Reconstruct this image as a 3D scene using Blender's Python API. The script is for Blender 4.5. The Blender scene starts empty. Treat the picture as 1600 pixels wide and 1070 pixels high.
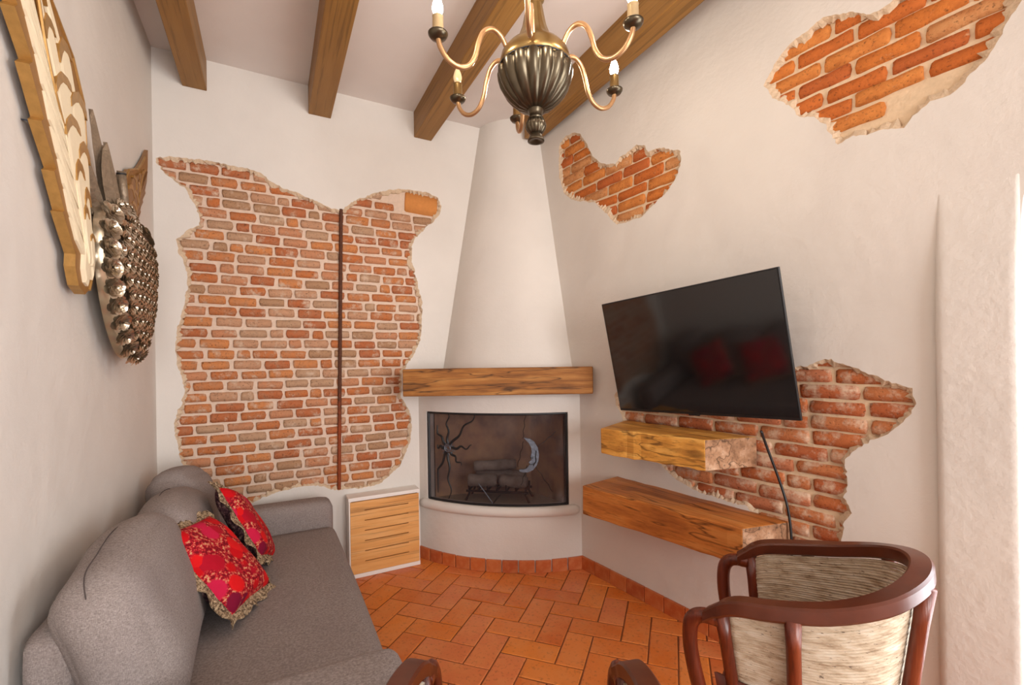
import bpy, math, random
from mathutils import Vector, Matrix, noise
from mathutils.geometry import delaunay_2d_cdt

# ------------------------------------------------------------------ camera
H = 1.38
YAW = math.atan(377 / 712.0)
ROLL = math.radians(0.87)
C = bpy.context.scene.collection
scene = bpy.context.scene
cam_d = bpy.data.cameras.new('camera')
cam_d.sensor_width = 36.0
cam_d.lens = 712.0 / 1600 * 36
cam_d.shift_y = 33.0 / 1600
cam_d.clip_start = 0.02
cam = bpy.data.objects.new('camera', cam_d)
C.objects.link(cam)
_F = Vector((math.sin(YAW), math.cos(YAW), 0)); _R = Vector((math.cos(YAW), -math.sin(YAW), 0)); _Z = Vector((0, 0, 1))
_cx = _R * math.cos(ROLL) - _Z * math.sin(ROLL)
_cy = _R * math.sin(ROLL) + _Z * math.cos(ROLL)
m = Matrix((_cx, _cy, -_F)).transposed().to_4x4()
m.translation = Vector((0, 0, H))
cam.matrix_world = m
scene.camera = cam

# ------------------------------------------------------------------ world, daylight, exposure
w = bpy.data.worlds.new('sky'); scene.world = w; w.use_nodes = True
bg = w.node_tree.nodes['Background']
bg.inputs[0].default_value = (0.80, 0.88, 1.0, 1); bg.inputs[1].default_value = 1.6

def area(name, loc, rot, sx, sy, power, col):
    l = bpy.data.lights.new(name, 'AREA'); l.shape = 'RECTANGLE'; l.size = sx; l.size_y = sy
    l.energy = power; l.color = col
    o = bpy.data.objects.new(name, l); o.location = loc; o.rotation_euler = rot; C.objects.link(o)
    return o
# added fill behind the camera; daylight through the arched doorway on the right
area('rear_fill_light', (1.10, -4.16, 1.62), (math.radians(90), 0, 0), 2.5, 2.2, 225, (1.0, 0.99, 0.98))
area('arch_daylight', (2.105, -0.115, 1.12), (0, math.radians(90), math.radians(5.7)), 1.9, 1.1, 48, (0.93, 0.96, 1.0))
BULB = 43.0

scene.view_settings.view_transform = 'Standard'
scene.view_settings.look = 'None'
scene.view_settings.exposure = -0.05
scene.view_settings.gamma = 1.0
scene.view_settings.use_curve_mapping = False

# ------------------------------------------------------------------ helpers
rnd = random.Random(7)
XL, YB, ZC = -0.575, 3.22, 3.204       # left wall, back wall, ceiling
P0 = Vector((1.834, 2.496, 0)); TH = math.atan2(-0.995, 0.1)
UX = Vector((math.cos(TH), math.sin(TH), 0)); UN = Vector((-math.sin(TH), math.cos(TH), 0))

def lin(r, g, b):
    f = lambda c: (c / 255 / 12.92) if c / 255 <= 0.04045 else ((c / 255 + 0.055) / 1.055) ** 2.4
    return (f(r), f(g), f(b), 1)

def mesh(name, v, f, smooth=False):
    me = bpy.data.meshes.new(name); me.from_pydata([tuple(p) for p in v], [], f); me.update()
    if smooth: me.polygons.foreach_set('use_smooth', [True] * len(me.polygons))
    return me

def ob(name, me, mat=None, parent=None, loc=None, rot=None, scale=None):
    o = bpy.data.objects.new(name, me); C.objects.link(o)
    if mat and me is not None and not me.materials: me.materials.append(mat)
    if parent: o.parent = parent
    if loc is not None: o.location = loc
    if rot is not None: o.rotation_euler = rot
    if scale is not None: o.scale = scale
    return o

def tag(o, label, cat=None, group=None, kind=None):
    if label: o['label'] = label
    if cat: o['category'] = cat
    if group: o['group'] = group
    if kind: o['kind'] = kind
    return o

def bevel(o, wd, seg=2, ang=35):
    b = o.modifiers.new('bevel', 'BEVEL'); b.width = wd; b.segments = seg
    b.limit_method = 'ANGLE'; b.angle_limit = math.radians(ang)
    return o

class MB:
    def __init__(s): s.v = []; s.f = []
    def add(s, v, f):
        n = len(s.v); s.v += [Vector(p) for p in v]; s.f += [tuple(i + n for i in q) for q in f]; return s
    def box(s, x0, x1, y0, y1, z0, z1):
        return s.add([(x0,y0,z0),(x1,y0,z0),(x1,y1,z0),(x0,y1,z0),(x0,y0,z1),(x1,y0,z1),(x1,y1,z1),(x0,y1,z1)],
                     [(3,2,1,0),(4,5,6,7),(0,1,5,4),(1,2,6,5),(2,3,7,6),(3,0,4,7)])
    def prism(s, poly, z0, z1):
        n = len(poly)
        return s.add([(p[0], p[1], z0) for p in poly] + [(p[0], p[1], z1) for p in poly],
                     [tuple(range(n))[::-1], tuple(range(n, 2*n))] + [(i, (i+1) % n, n+(i+1) % n, n+i) for i in range(n)])
    def tube(s, pts, r, n=8, closed=False, flat=None):
        pts = [Vector(p) for p in pts]; N = len(pts); V = []; F = []
        rr = r if isinstance(r, (list, tuple)) else [r] * N
        up = None
        for i, p in enumerate(pts):
            a = pts[(i-1) % N] if closed or i else pts[0]; b = pts[(i+1) % N] if closed or i < N-1 else pts[-1]
            t = (b - a).normalized()
            if up is None: up = Vector((0,0,1)) if abs(t.z) < .9 else Vector((1,0,0))
            x = t.cross(up).normalized(); y = x.cross(t).normalized(); up = y
            for k in range(n):
                an = 2*math.pi*(k+.5)/n
                V.append(p + x*math.cos(an)*rr[i]*(flat[0] if flat else 1) + y*math.sin(an)*rr[i]*(flat[1] if flat else 1))
        for i in range(N if closed else N-1):
            j = (i+1) % N
            for k in range(n): F.append((i*n+k, i*n+(k+1) % n, j*n+(k+1) % n, j*n+k))
        if not closed: F += [tuple(range(n))[::-1], tuple((N-1)*n+k for k in range(n))]
        return s.add(V, F)
    def lathe(s, prof, n=24, flute=0, famp=0.0):
        V = []; F = []
        for r, z in prof:
            for k in range(n):
                a = 2*math.pi*k/n
                q = r * (1 + famp*(abs(math.sin(a*flute/2)) - .6)) if flute else r
                V.append((q*math.cos(a), q*math.sin(a), z))
        for i in range(len(prof)-1):
            for k in range(n): F.append((i*n+k, i*n+(k+1) % n, (i+1)*n+(k+1) % n, (i+1)*n+k))
        F += [tuple(range(n))[::-1], tuple((len(prof)-1)*n+k for k in range(n))]
        return s.add(V, F)
    def build(s, name, mat, parent=None, smooth=False, loc=None, rot=None):
        return ob(name, mesh(name, s.v, s.f, smooth), mat, parent, loc, rot)

def spline(pts, k=6):
    pts = [Vector(p) for p in pts]; out = []
    for i in range(len(pts)-1):
        p0 = pts[max(i-1,0)]; p1 = pts[i]; p2 = pts[i+1]; p3 = pts[min(i+2, len(pts)-1)]
        for j in range(k):
            t = j/k
            out.append(.5*((2*p1) + (p2-p0)*t + (2*p0-5*p1+4*p2-p3)*t*t + (3*p1-p0-3*p2+p3)*t**3))
    out.append(pts[-1]); return out

def rbox(sx, sy, sz, r, bulge=(0,0,0), n=10):
    """rounded, puffed box centred on the origin"""
    hx, hy, hz = sx/2, sy/2, sz/2; V = []; F = []; idx = {}
    def key(p): return (round(p[0],5), round(p[1],5), round(p[2],5))
    def vert(u, v, w_):
        k = key((u, v, w_))
        if k in idx: return idx[k]
        p = Vector((u*hx, v*hy, w_*hz))
        q = Vector((max(-hx+r, min(hx-r, p.x)), max(-hy+r, min(hy-r, p.y)), max(-hz+r, min(hz-r, p.z))))
        d = p - q
        if d.length > 1e-6: p = q + d.normalized()*r
        p.x += math.copysign(bulge[0]*(1-v*v)*(1-w_*w_)*abs(u)**1.5, u)
        p.y += math.copysign(bulge[1]*(1-u*u)*(1-w_*w_)*abs(v)**1.5, v)
        p.z += math.copysign(bulge[2]*(1-u*u)*(1-v*v)*abs(w_)**1.5, w_)
        idx[k] = len(V); V.append(p); return idx[k]
    g = [math.sin((i/n*2-1)*math.pi/2*.92)/math.sin(math.pi/2*.92) for i in range(n+1)]
    for ax in range(3):
        for sgn in (-1, 1):
            for i in range(n):
                for j in range(n):
                    q = []
                    for (a, b) in ((i,j),(i+1,j),(i+1,j+1),(i,j+1)):
                        c = [0,0,0]; c[ax] = sgn; c[(ax+1)%3] = g[a]; c[(ax+2)%3] = g[b]; q.append(vert(*c))
                    F.append(tuple(q) if sgn > 0 else tuple(q[::-1]))
    return V, F

# ------------------------------------------------------------------ materials
class NT:
    def __init__(s, name, rough=.8, spec=.5, metal=0.0):
        s.m = bpy.data.materials.new(name); s.m.use_nodes = True; s.t = s.m.node_tree
        s.b = s.t.nodes['Principled BSDF']; s.set('Roughness', rough); s.set('Specular IOR Level', spec); s.set('Metallic', metal)
    def set(s, k, v): s.b.inputs[k].default_value = v
    def n(s, ty, **kw):
        x = s.t.nodes.new(ty)
        for k, v in kw.items(): setattr(x, k, v)
        return x
    def l(s, a, b): s.t.links.new(a, b)
    def coord(s, scale=(1,1,1), out='Object'):
        tc = s.n('ShaderNodeTexCoord'); mp = s.n('ShaderNodeMapping'); mp.inputs['Scale'].default_value = scale
        s.l(tc.outputs[out], mp.inputs[0]); return mp.outputs[0]
    def noise(s, co, scale, detail=4, rough=.55):
        x = s.n('ShaderNodeTexNoise'); x.inputs['Scale'].default_value = scale; x.inputs['Detail'].default_value = detail
        x.inputs['Roughness'].default_value = rough; s.l(co, x.inputs['Vector']); return x.outputs['Fac']
    def ramp(s, fac, stops, interp='LINEAR'):
        x = s.n('ShaderNodeValToRGB'); cr = x.color_ramp; cr.interpolation = interp
        while len(cr.elements) < len(stops): cr.elements.new(.5)
        for e, (p, c) in zip(cr.elements, stops): e.position = p; e.color = c if len(c) == 4 else (*c, 1)
        s.l(fac, x.inputs[0]); return x.outputs[0]
    def mix(s, fac, a, b, mode='MIX'):
        x = s.n('ShaderNodeMix'); x.data_type = 'RGBA'; x.blend_type = mode
        for sock, v in ((x.inputs[0], fac), (x.inputs[6], a), (x.inputs[7], b)):
            if hasattr(v, 'is_linked') or hasattr(v, 'links'): s.l(v, sock)
            else: sock.default_value = v
        return x.outputs[2]
    def bump(s, h, strength, dist=.01):
        x = s.n('ShaderNodeBump'); x.inputs['Strength'].default_value = strength; x.inputs['Distance'].default_value = dist
        s.l(h, x.inputs['Height']); s.l(x.outputs[0], s.b.inputs['Normal']); return x
    def col(s, c):
        if hasattr(c, 'links'): s.l(c, s.b.inputs['Base Color'])
        else: s.b.inputs['Base Color'].default_value = c
        return s

def G(v): return (v, v, v, 1)

def plaster(name, c, strength=.25, sc=9):
    t = NT(name, .85, .25); co = t.coord()
    n1 = t.noise(co, 2.2, 3); n2 = t.noise(co, sc, 5); n3 = t.noise(co, 90, 3)
    cc = t.mix(t.ramp(n1, [(.35, G(0)), (.7, G(1))]), c, tuple(x*.93 for x in c[:3]) + (1,))
    t.col(cc)
    a = t.n('ShaderNodeMath', operation='MULTIPLY_ADD'); t.l(n3, a.inputs[0]); a.inputs[1].default_value = .12; t.l(n2, a.inputs[2])
    t.bump(a.outputs[0], strength, .02); return t.m

def solid(name, c, rough=.6, spec=.5, metal=0, bump=0, bscale=80, var=0.0):
    t = NT(name, rough, spec, metal)
    if var or bump:
        co = t.coord(); n1 = t.noise(co, bscale, 4)
        if var: t.col(t.mix(n1, tuple(x*(1-var) for x in c[:3])+(1,), tuple(min(1, x*(1+var)) for x in c[:3])+(1,)))
        else: t.col(c)
        if bump: t.bump(n1, bump, .004)
    else: t.col(c)
    return t.m

def wood(name, c1, c2, c3, scale=1.0, rough=.55, axis='x', knots=True, spec=.4):
    t = NT(name, rough, spec)
    st = (.9, 9, 9) if axis == 'x' else ((9, 9, .9) if axis == 'z' else (9, .9, 9))
    co = t.coord(tuple(x*scale for x in st)); n1 = t.noise(co, 2.2, 6, .6)
    co2 = t.coord(tuple(x*scale*(1 if x < 2 else 4) for x in st)); n2 = t.noise(co2, 3, 4, .6)
    base = t.ramp(n1, [(.28, c1), (.5, c2), (.72, c3)])
    dark = t.ramp(n2, [(.36, G(.52)), (.46, G(1))])
    col = t.mix(.7, base, dark, 'MULTIPLY')
    if knots:
        nc = t.noise(t.coord(tuple(x*scale*(.5 if x < 2 else .55) for x in st)), 2.0, 3, .5)
        col = t.mix(t.ramp(nc, [(.485, G(0)), (.5, G(.8)), (.515, G(0))]), col, tuple(x*.25 for x in c1[:3])+(1,))
        co3 = t.coord((1.2, 3.5, 3.5) if axis == 'x' else (3.5, 3.5, 1.2)); n3 = t.noise(co3, 2.0, 3)
        col = t.mix(t.ramp(n3, [(.66, G(0)), (.74, G(.75))]), col, tuple(x*.28 for x in c1[:3])+(1,))
    t.col(col); t.bump(n2, .25, .006); return t.m

def brickmat(name, cols, mortar, smear):
    t = NT(name, .9, .15); oi = t.n('ShaderNodeObjectInfo')
    co = t.coord()
    ad = t.n('ShaderNodeVectorMath', operation='MULTIPLY_ADD'); t.l(oi.outputs['Random'], ad.inputs[0]); ad.inputs[1].default_value = (17, 31, 23); t.l(co, ad.inputs[2])
    p = ad.outputs[0]
    n = len(cols); base = t.ramp(oi.outputs['Random'], [(i/n, c) for i, c in enumerate(cols)], 'CONSTANT')
    n1 = t.noise(p, 26, 5); n2 = t.noise(p, 95, 4, .65); n3 = t.noise(p, 13, 4, .7)
    c = t.mix(t.ramp(n1, [(.38, G(0)), (.7, G(.55))]), base, tuple(x*.72 for x in cols[1][:3])+(1,))
    c = t.mix(t.ramp(n2, [(.3, G(.7)), (.44, G(0))]), c, (.06, .03, .018, 1))
    c = t.mix(t.ramp(n3, [(smear, G(0)), (smear+.16, G(.8))]), c, mortar)
    t.col(c); t.bump(n2, .6, .006); return t.m

M = {}
M['wall'] = plaster('cream_plaster', lin(221, 214, 206))
M['pier'] = plaster('rough_cream_plaster', lin(221, 214, 206), .22, 22)
M['ceiling'] = plaster('ceiling_plaster', lin(230, 222, 217), .12)
M['mortar'] = solid('lime_mortar', lin(214, 190, 170), .95, .1, 0, .8, 60, .16)
M['mortar_r'] = solid('sandy_mortar', lin(218, 192, 160), .95, .1, 0, .8, 60, .16)
M['edge'] = solid('broken_plaster', lin(208, 184, 156), .95, .1, 0, 1.0, 120, .25)
M['brick_b'] = brickmat('old_brick', [lin(194,124,78), lin(192,146,114), lin(188,112,66), lin(184,148,118), lin(178,104,66), lin(200,130,80), lin(172,134,102), lin(194,134,98)], lin(212,186,162), .54)
M['brick_r'] = brickmat('orange_brick', [lin(208,124,60), lin(198,110,54), lin(212,136,72), lin(188,102,56), lin(206,148,98)], lin(218,184,146), .62)
M['brick_l'] = brickmat('whitewashed_brick', [lin(194,114,70), lin(184,104,66), lin(198,126,82), lin(190,120,86)], lin(220,194,168), .48)
M['brick_big'] = solid('pale_clay_block', lin(202, 134, 74), .9, .2, 0, .5, 50, .12)
M['beam'] = wood('brown_stained_beam', lin(132,92,40), lin(148,106,50), lin(158,116,58), .6, .5, 'y', False)
M['mantel'] = wood('weathered_oak', lin(100,58,22), lin(154,98,42), lin(186,132,70), 1.3, .65)
M['shelf_a'] = wood('honey_rough_wood', lin(160,100,38), lin(212,150,66), lin(234,186,104), 1.0, .5)
M['shelf_b'] = wood('orange_rough_wood', lin(144,80,34), lin(196,120,54), lin(216,148,78), 1.0, .5)
M['endgrain'] = wood('sawn_end_grain', lin(112,78,54), lin(168,126,94), lin(208,172,142), .8, .85, 'x')
M['chairwood'] = wood('red_brown_wood', lin(66,22,10), lin(104,40,18), lin(132,62,32), 1.6, .32, 'z', False, .6)
M['rail'] = solid('red_brown_rail', lin(86, 38, 20), .32, .6, 0, .15, 14, .45)
M['leather'] = solid('red_brown_leather', lin(96, 42, 26), .45, .5, 0, .2, 30, .2)
M['cane'] = None
M['white'] = solid('white_lacquer', lin(236, 228, 220), .5)
M['panel'] = wood('pale_birch_panel', lin(206,140,72), lin(224,162,92), lin(236,184,122), .7, .45, 'x', False)
M['black'] = solid('black_metal', (.012, .011, .012, 1), .5)
M['black_plastic'] = solid('black_plastic', (.012, .012, .013, 1), .35)
M['iron'] = solid('dark_wrought_iron', lin(46, 40, 40), .55, .5, .6, .3, 60)
M['silver'] = solid('aged_silver', lin(100, 106, 118), .5, .5, .5, .8, 60, .6)
M['rust'] = None

t = NT('black_screen', .09, 1.0); t.col((.006, .006, .007, 1)); M['screen'] = t.m
# terracotta floor tiles
t = NT('terracotta', .33, .42); oi = t.n('ShaderNodeObjectInfo'); co = t.coord()
base = t.ramp(oi.outputs['Random'], [(0, lin(216,114,40)), (.2, lin(224,126,56)), (.4, lin(206,102,42)), (.6, lin(232,132,40)), (.8, lin(218,122,70))], 'LINEAR')
ad = t.n('ShaderNodeVectorMath', operation='MULTIPLY_ADD'); t.l(oi.outputs['Random'], ad.inputs[0]); ad.inputs[1].default_value = (13, 29, 7); t.l(co, ad.inputs[2])
n1 = t.noise(ad.outputs[0], 9, 4); n2 = t.noise(ad.outputs[0], 60, 3)
c = t.mix(t.ramp(n1, [(.35, G(0)), (.7, G(.55))]), base, lin(228,148,86)); t.col(t.mix(t.ramp(n2, [(.3, G(.35)), (.45, G(0))]), c, lin(110,52,26)))
t.bump(n1, .12, .01); M['tile'] = t.m
M['grout'] = solid('grout', lin(136, 84, 52), .9, .2, 0, .4, 80, .2)
M['basetile'] = None
t = NT('terracotta_skirting', .45, .35); oi = t.n('ShaderNodeObjectInfo'); co = t.coord()
base = t.ramp(oi.outputs['Random'], [(0, lin(182,88,42)), (.35, lin(196,102,52)), (.7, lin(172,82,44)), (1, lin(202,114,62))])
t.col(t.mix(t.ramp(t.noise(co, 24, 4), [(.4, G(0)), (.75, G(.5))]), base, lin(214,140,90))); M['basetile'] = t.m
# sofa fabric
t = NT('grey_woven_fabric', .95, .1); co = t.coord((1,1,1))
n1 = t.noise(t.coord((1, 1, .22)), 620, 2); n2 = t.noise(t.coord((.22, .22, 1)), 620, 2); n3 = t.noise(co, 5, 3)
a = t.n('ShaderNodeMath', operation='ADD'); t.l(n1, a.inputs[0]); t.l(n2, a.inputs[1])
h = t.n('ShaderNodeMath', operation='MULTIPLY'); t.l(a.outputs[0], h.inputs[0]); h.inputs[1].default_value = .5
c = t.ramp(h.outputs[0], [(.36, lin(122,111,107)), (.5, lin(143,132,127)), (.64, lin(164,152,147))])
t.col(t.mix(t.ramp(n3, [(.4, G(0)), (.7, G(.2))]), c, lin(122,110,110))); t.bump(h.outputs[0], .5, .003); M['fabric'] = t.m
M['seam'] = solid('dark_seam_thread', lin(74, 64, 62), .9)
# pillow embroidery
t = NT('red_embroidery', .85, .2); co = t.coord()
v = t.n('ShaderNodeTexVoronoi'); v.inputs['Scale'].default_value = 14; t.l(co, v.inputs['Vector'])
sep = t.n('ShaderNodeSeparateColor'); t.l(v.outputs['Color'], sep.inputs[0])
red = t.ramp(sep.outputs[0], [(0, lin(196,8,20)), (.3, lin(172,10,36)), (.5, lin(214,20,24)), (.72, lin(196,26,66)), (.9, lin(120,8,44))], 'CONSTANT')
n2 = t.noise(co, 75, 3, .7)
gold = t.ramp(n2, [(.44, lin(120,10,24)), (.54, lin(196,30,46)), (.62, lin(206,150,110))])
fac = t.ramp(v.outputs['Distance'], [(.46, G(0)), (.56, G(1))])
t.col(t.mix(fac, red, gold)); t.bump(n2, .5, .004); M['embroidery'] = t.m
t = NT('beige_lace', .9, .1); co = t.coord(); n1 = t.noise(co, 110, 3, .7)
t.col(t.ramp(n1, [(.38, lin(66,52,44)), (.52, lin(150,126,98)), (.64, lin(190,168,138))])); t.bump(n1, .6, .004); M['lace'] = t.m
t = NT('plum_brocade', .9, .1); co = t.coord(); n1 = t.noise(co, 60, 3, .7)
t.col(t.ramp(n1, [(.4, lin(40,24,30)), (.55, lin(84,54,58)), (.68, lin(134,110,100))])); M['brocade'] = t.m
# wing, heart
M['gilt'] = solid('old_gold_leaf', lin(176, 134, 74), .38, .5, .55, .3, 45, .3)
M['groove'] = solid('brown_bole', lin(150, 106, 54), .5, .4, 0.2, .2, 40, .2)
M['cream'] = solid('ivory_paint', lin(236, 220, 188), .55, .4, 0, .3, 26, .07)
M['dullgilt'] = solid('dull_bronze_gilt', lin(150, 112, 74), .5, .5, .35, .3, 45, .25)
M['roses'] = solid('tarnished_tin', lin(206, 194, 174), .26, .5, .95, .1, 60, .2)
M['tinband'] = solid('polished_tin_band', lin(214, 196, 168), .3, .5, .8, .12, 14, .08)
M['flame'] = solid('grey_brown_metal', lin(138, 120, 100), .45, .5, .5, .8, 70, .4)
# chandelier
M['brass'] = solid('antique_brass', lin(150, 122, 76), .30, .5, .9, .1, 30, .18)
M['darkbrass'] = solid('dark_patinated_brass', lin(92, 82, 66), .30, .5, .9, .15, 26, .35)
M['armbrass'] = solid('copper_brass', lin(188, 146, 104), .34, .5, .75, .06, 30, .1)
def bulbmat(name, s):
    t = NT(name, .2); t.col((1, .9, .75, 1)); t.set('Emission Color', (1, .90, .77, 1)); t.set('Emission Strength', s); return t.m
M['bulb'] = bulbmat('lit_bulb', BULB * 5.5)
t = NT('unlit_glass_bulb', .08, .8); t.col(lin(206,176,134)); t.set('Emission Color', (1, .8, .56, 1)); t.set('Emission Strength', .12); M['bulb_dim'] = t.m
M['sleeve'] = solid('cream_brass_sleeve', lin(196, 170, 128), .35, .5, .4)
# cane
t = NT('pale_cane', .75, .3); co = t.coord((1.5, 1.5, 6)); n1 = t.noise(co, 9, 4, .7); n2 = t.noise(t.coord((1,1,4)), 45, 3, .7)
c = t.ramp(n1, [(.3, lin(152,128,102)), (.5, lin(194,176,152)), (.7, lin(212,200,182))]); t.col(t.mix(t.ramp(n2, [(.62, G(0)), (.7, G(.85))]), c, lin(64,42,32))); M['cane'] = t.m
# rusty rod
t = NT('rusty_steel', .7, .3); co = t.coord(); sx = t.n('ShaderNodeSeparateXYZ'); t.l(co, sx.inputs[0])
n1 = t.noise(co, 18, 4); a = t.n('ShaderNodeMath', operation='MULTIPLY_ADD'); t.l(n1, a.inputs[0]); a.inputs[1].default_value = .8; t.l(sx.outputs[2], a.inputs[2])
t.col(t.ramp(a.outputs[0], [(.85, lin(134,62,30)), (1.0, lin(84,50,34))])); t.bump(n1, .3, .004); M['rust'] = t.m
t = NT('sooty_brick', .9, .1); co = t.coord(); n1 = t.noise(co, 6, 4)
t.col(t.ramp(n1, [(.35, lin(168,140,124)), (.55, lin(204,168,138)), (.7, lin(222,186,146))])); M['firebrick'] = t.m
M['ash'] = solid('grey_ash', lin(178, 170, 152), .95, .1, 0, .6, 40, .2)
M['log'] = solid('charred_log', lin(150, 142, 132), .95, .1, 0, 1.0, 14, .9)
# dark smoked screen: see-through weave, partly dark
t = NT('smoked_screen', .12, .5); t.col((.045, .032, .034, 1))
tr = t.n('ShaderNodeBsdfTransparent'); tr.inputs[0].default_value = (.80, .76, .77, 1)
mx = t.n('ShaderNodeMixShader'); mx.inputs[0].default_value = .42
t.l(tr.outputs[0], mx.inputs[1]); t.l(t.b.outputs[0], mx.inputs[2]); t.l(mx.outputs[0], t.t.nodes['Material Output'].inputs[0]); M['smoked'] = t.m

# ------------------------------------------------------------------ walls with broken plaster
def pip(x, y, P):
    c = False; j = len(P)-1
    for i in range(len(P)):
        if (P[i][1] > y) != (P[j][1] > y) and x < (P[j][0]-P[i][0])*(y-P[i][1])/(P[j][1]-P[i][1])+P[i][0]: c = not c
        j = i
    return c

def ragged(P, step=.011, amp=.007, seed=0):
    out = []
    for i in range(len(P)):
        a = Vector(P[i]); b = Vector(P[(i+1) % len(P)]); n = max(1, int((b-a).length/step)); d = (b-a)
        nr = Vector((-d.y, d.x)).normalized() if d.length else Vector((0,0))
        for k in range(n):
            p = a + d*k/n; q = Vector((p.x*22+seed, p.y*22, seed)); q2 = Vector((p.x*95, p.y*95+seed, seed))
            out.append(p + nr*(noise.noise(q)*amp + noise.noise(q2)*amp*.9))
    return out

def wall_with_holes(name, s0, s1, z0, z1, holes, mat, loc, rotz, cuts=()):
    V = [Vector((s0,z0)), Vector((s1,z0)), Vector((s1,z1)), Vector((s0,z1))]; E = [(0,1),(1,2),(2,3),(3,0)]
    for h in list(holes) + list(cuts):
        n = len(V); k = len(h); V += [Vector(p) for p in h]; E += [(n+i, n+(i+1) % k) for i in range(k)]
    vo, eo, fo = delaunay_2d_cdt(V, E, [], 0, 1e-5)[:3]
    F = []
    bb = [(min(p[0] for p in h), max(p[0] for p in h), min(p[1] for p in h), max(p[1] for p in h), h) for h in list(holes)+list(cuts)]
    for f in fo:
        cx = sum(vo[i].x for i in f)/len(f); cy = sum(vo[i].y for i in f)/len(f)
        if not (s0 <= cx <= s1 and z0 <= cy <= z1): continue
        if any(a <= cx <= b and c <= cy <= d and pip(cx, cy, h) for a, b, c, d, h in bb): continue
        F.append(tuple(f))
    o = ob(name, mesh(name, [(p.x, 0, p.y) for p in vo], F), mat, None, loc, (0, 0, rotz))
    tag(o, None, kind='structure'); return o

def brick_mesh(name, L, Hh, D, seed):
    r = random.Random(seed); nx, nz = 5, 2; V = []; F = []
    for j in range(nz+1):
        for i in range(nx+1):
            edge = i in (0, nx) or j in (0, nz); corner = i in (0, nx) and j in (0, nz)
            x = (i/nx-.5)*L; z = (j/nz-.5)*Hh
            if i in (1, nx-1): x = math.copysign(L/2-.012, x)
            x += r.uniform(-.003, .003); z += r.uniform(-.0022, .0022)
            if corner: x *= .97; z *= .86
            y = .006 + r.uniform(0, .002) if edge else r.uniform(-.0015, .0025)
            V.append((x, y, z))
    per = [i for i in range(nx+1)] + [(nx+1)*j+nx for j in range(1, nz+1)] + [(nx+1)*nz+i for i in range(nx-1, -1, -1)] + [(nx+1)*j for j in range(nz-1, 0, -1)]
    for j in range(nz):
        for i in range(nx):
            a = j*(nx+1)+i; F.append((a, a+1, a+nx+2, a+nx+1))
    n = len(V)
    for k in per: V.append((V[k][0], D, V[k][2]))
    for k in range(len(per)):
        k2 = (k+1) % len(per); F.append((per[k2], per[k], n+k, n+k2))
    return mesh(name, V, F, True)

def lay_bricks(wall, outline, L, Hh, pitch, gap, mat, seed, skip=None, z_off=0.0):
    r = random.Random(seed)
    full = [brick_mesh('brick', L, Hh, .04, seed*50+k) for k in range(6)]
    half = [brick_mesh('brick', L*.48, Hh, .04, seed*50+20+k) for k in range(3)]
    for me in full + half: me.materials.append(mat)
    x0 = min(p[0] for p in outline); x1 = max(p[0] for p in outline); zz0 = min(p[1] for p in outline); zz1 = max(p[1] for p in outline)
    row = 0; z = zz0 - pitch*.4 + z_off; cnt = 0
    while z < zz1 + pitch:
        x = x0 - L + (row % 2)*(L+gap)*.5 + r.uniform(-.03, .03)
        while x < x1 + L:
            ish = r.random() < .09; ln = L*.48 if ish else L; sc = r.uniform(.92, 1.06)
            cx = x + ln*sc/2; hw = ln*sc/2 - .008; hh = Hh/2 - .006
            pts = [(cx+a*hw, z+b*hh) for a in (-1, -.5, 0, .5, 1) for b in (-1, 0, 1)]
            inside = sum(pip(p[0], p[1], outline) for p in pts)
            if inside >= 2 and not (skip and skip(cx, z, hw)):
                o = bpy.data.objects.new('brick', r.choice(half if ish else full)); C.objects.link(o); o.parent = wall
                o.location = (cx, .010 + r.uniform(-.003, .004), z + r.uniform(-.0035, .0035))
                o.rotation_euler = (0, r.gauss(0, .011), 0); o.scale = (sc, 1, r.uniform(.9, 1.06)); cnt += 1
            x += ln*sc + gap*r.uniform(.75, 1.3)
        z += pitch*r.uniform(.97, 1.03); row += 1
    return cnt

def patch_edge(wall, R, seed, wide=.013, mat=None):
    n = len(R); area_ = sum(R[i].x*R[(i+1) % n].y - R[(i+1) % n].x*R[i].y for i in range(n)); sg = 1 if area_ > 0 else -1
    V = []; F = []
    for ring, (off, y) in enumerate(((0, 0), (.35, .004), (1.0, .014), (1.15, .036))):
        for i, p in enumerate(R):
            a = R[(i-2) % n]; b = R[(i+2) % n]; d = (b-a).normalized(); nr = Vector((-d.y, d.x))*sg
            k = off*wide*(1 + .9*noise.noise(Vector((p.x*14, p.y*14, seed))) + 1.3*noise.noise(Vector((p.x*80, p.y*80, seed+ring*.3))))
            q = p + nr*max(0, k)
            V.append((q.x, y + (.003*noise.noise(Vector((p.x*120, p.y*120, ring))) if ring else 0), q.y))
    for ring in range(3):
        for i in range(n):
            j = (i+1) % n; q = (ring*n+i, ring*n+j, (ring+1)*n+j, (ring+1)*n+i)
            F.append(q if sg < 0 else q[::-1])
    o = ob('plaster_edge', mesh('plaster_edge', V, F), mat or M['edge'], wall); o['label'] = 'crumbly sand-coloured broken plaster edge'
    return o

def mortar(wall, P, mat):
    x0 = min(p[0] for p in P)-.05; x1 = max(p[0] for p in P)+.05; z0 = min(p[1] for p in P)-.05; z1 = max(p[1] for p in P)+.05
    n = 40; V = []; F = []
    for j in range(n+1):
        for i in range(n+1):
            x = x0+(x1-x0)*i/n; z = z0+(z1-z0)*j/n
            V.append((x, .0235 + .004*noise.noise(Vector((x*16, z*16, 3))), z))
    for j in range(n):
        for i in range(n): a = j*(n+1)+i; F.append((a, a+1, a+n+2, a+n+1))
    o = ob('mortar_bed', mesh('mortar_bed', V, F, True), mat, wall); o['label'] = 'pale lime mortar between the bricks'; return o

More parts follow.
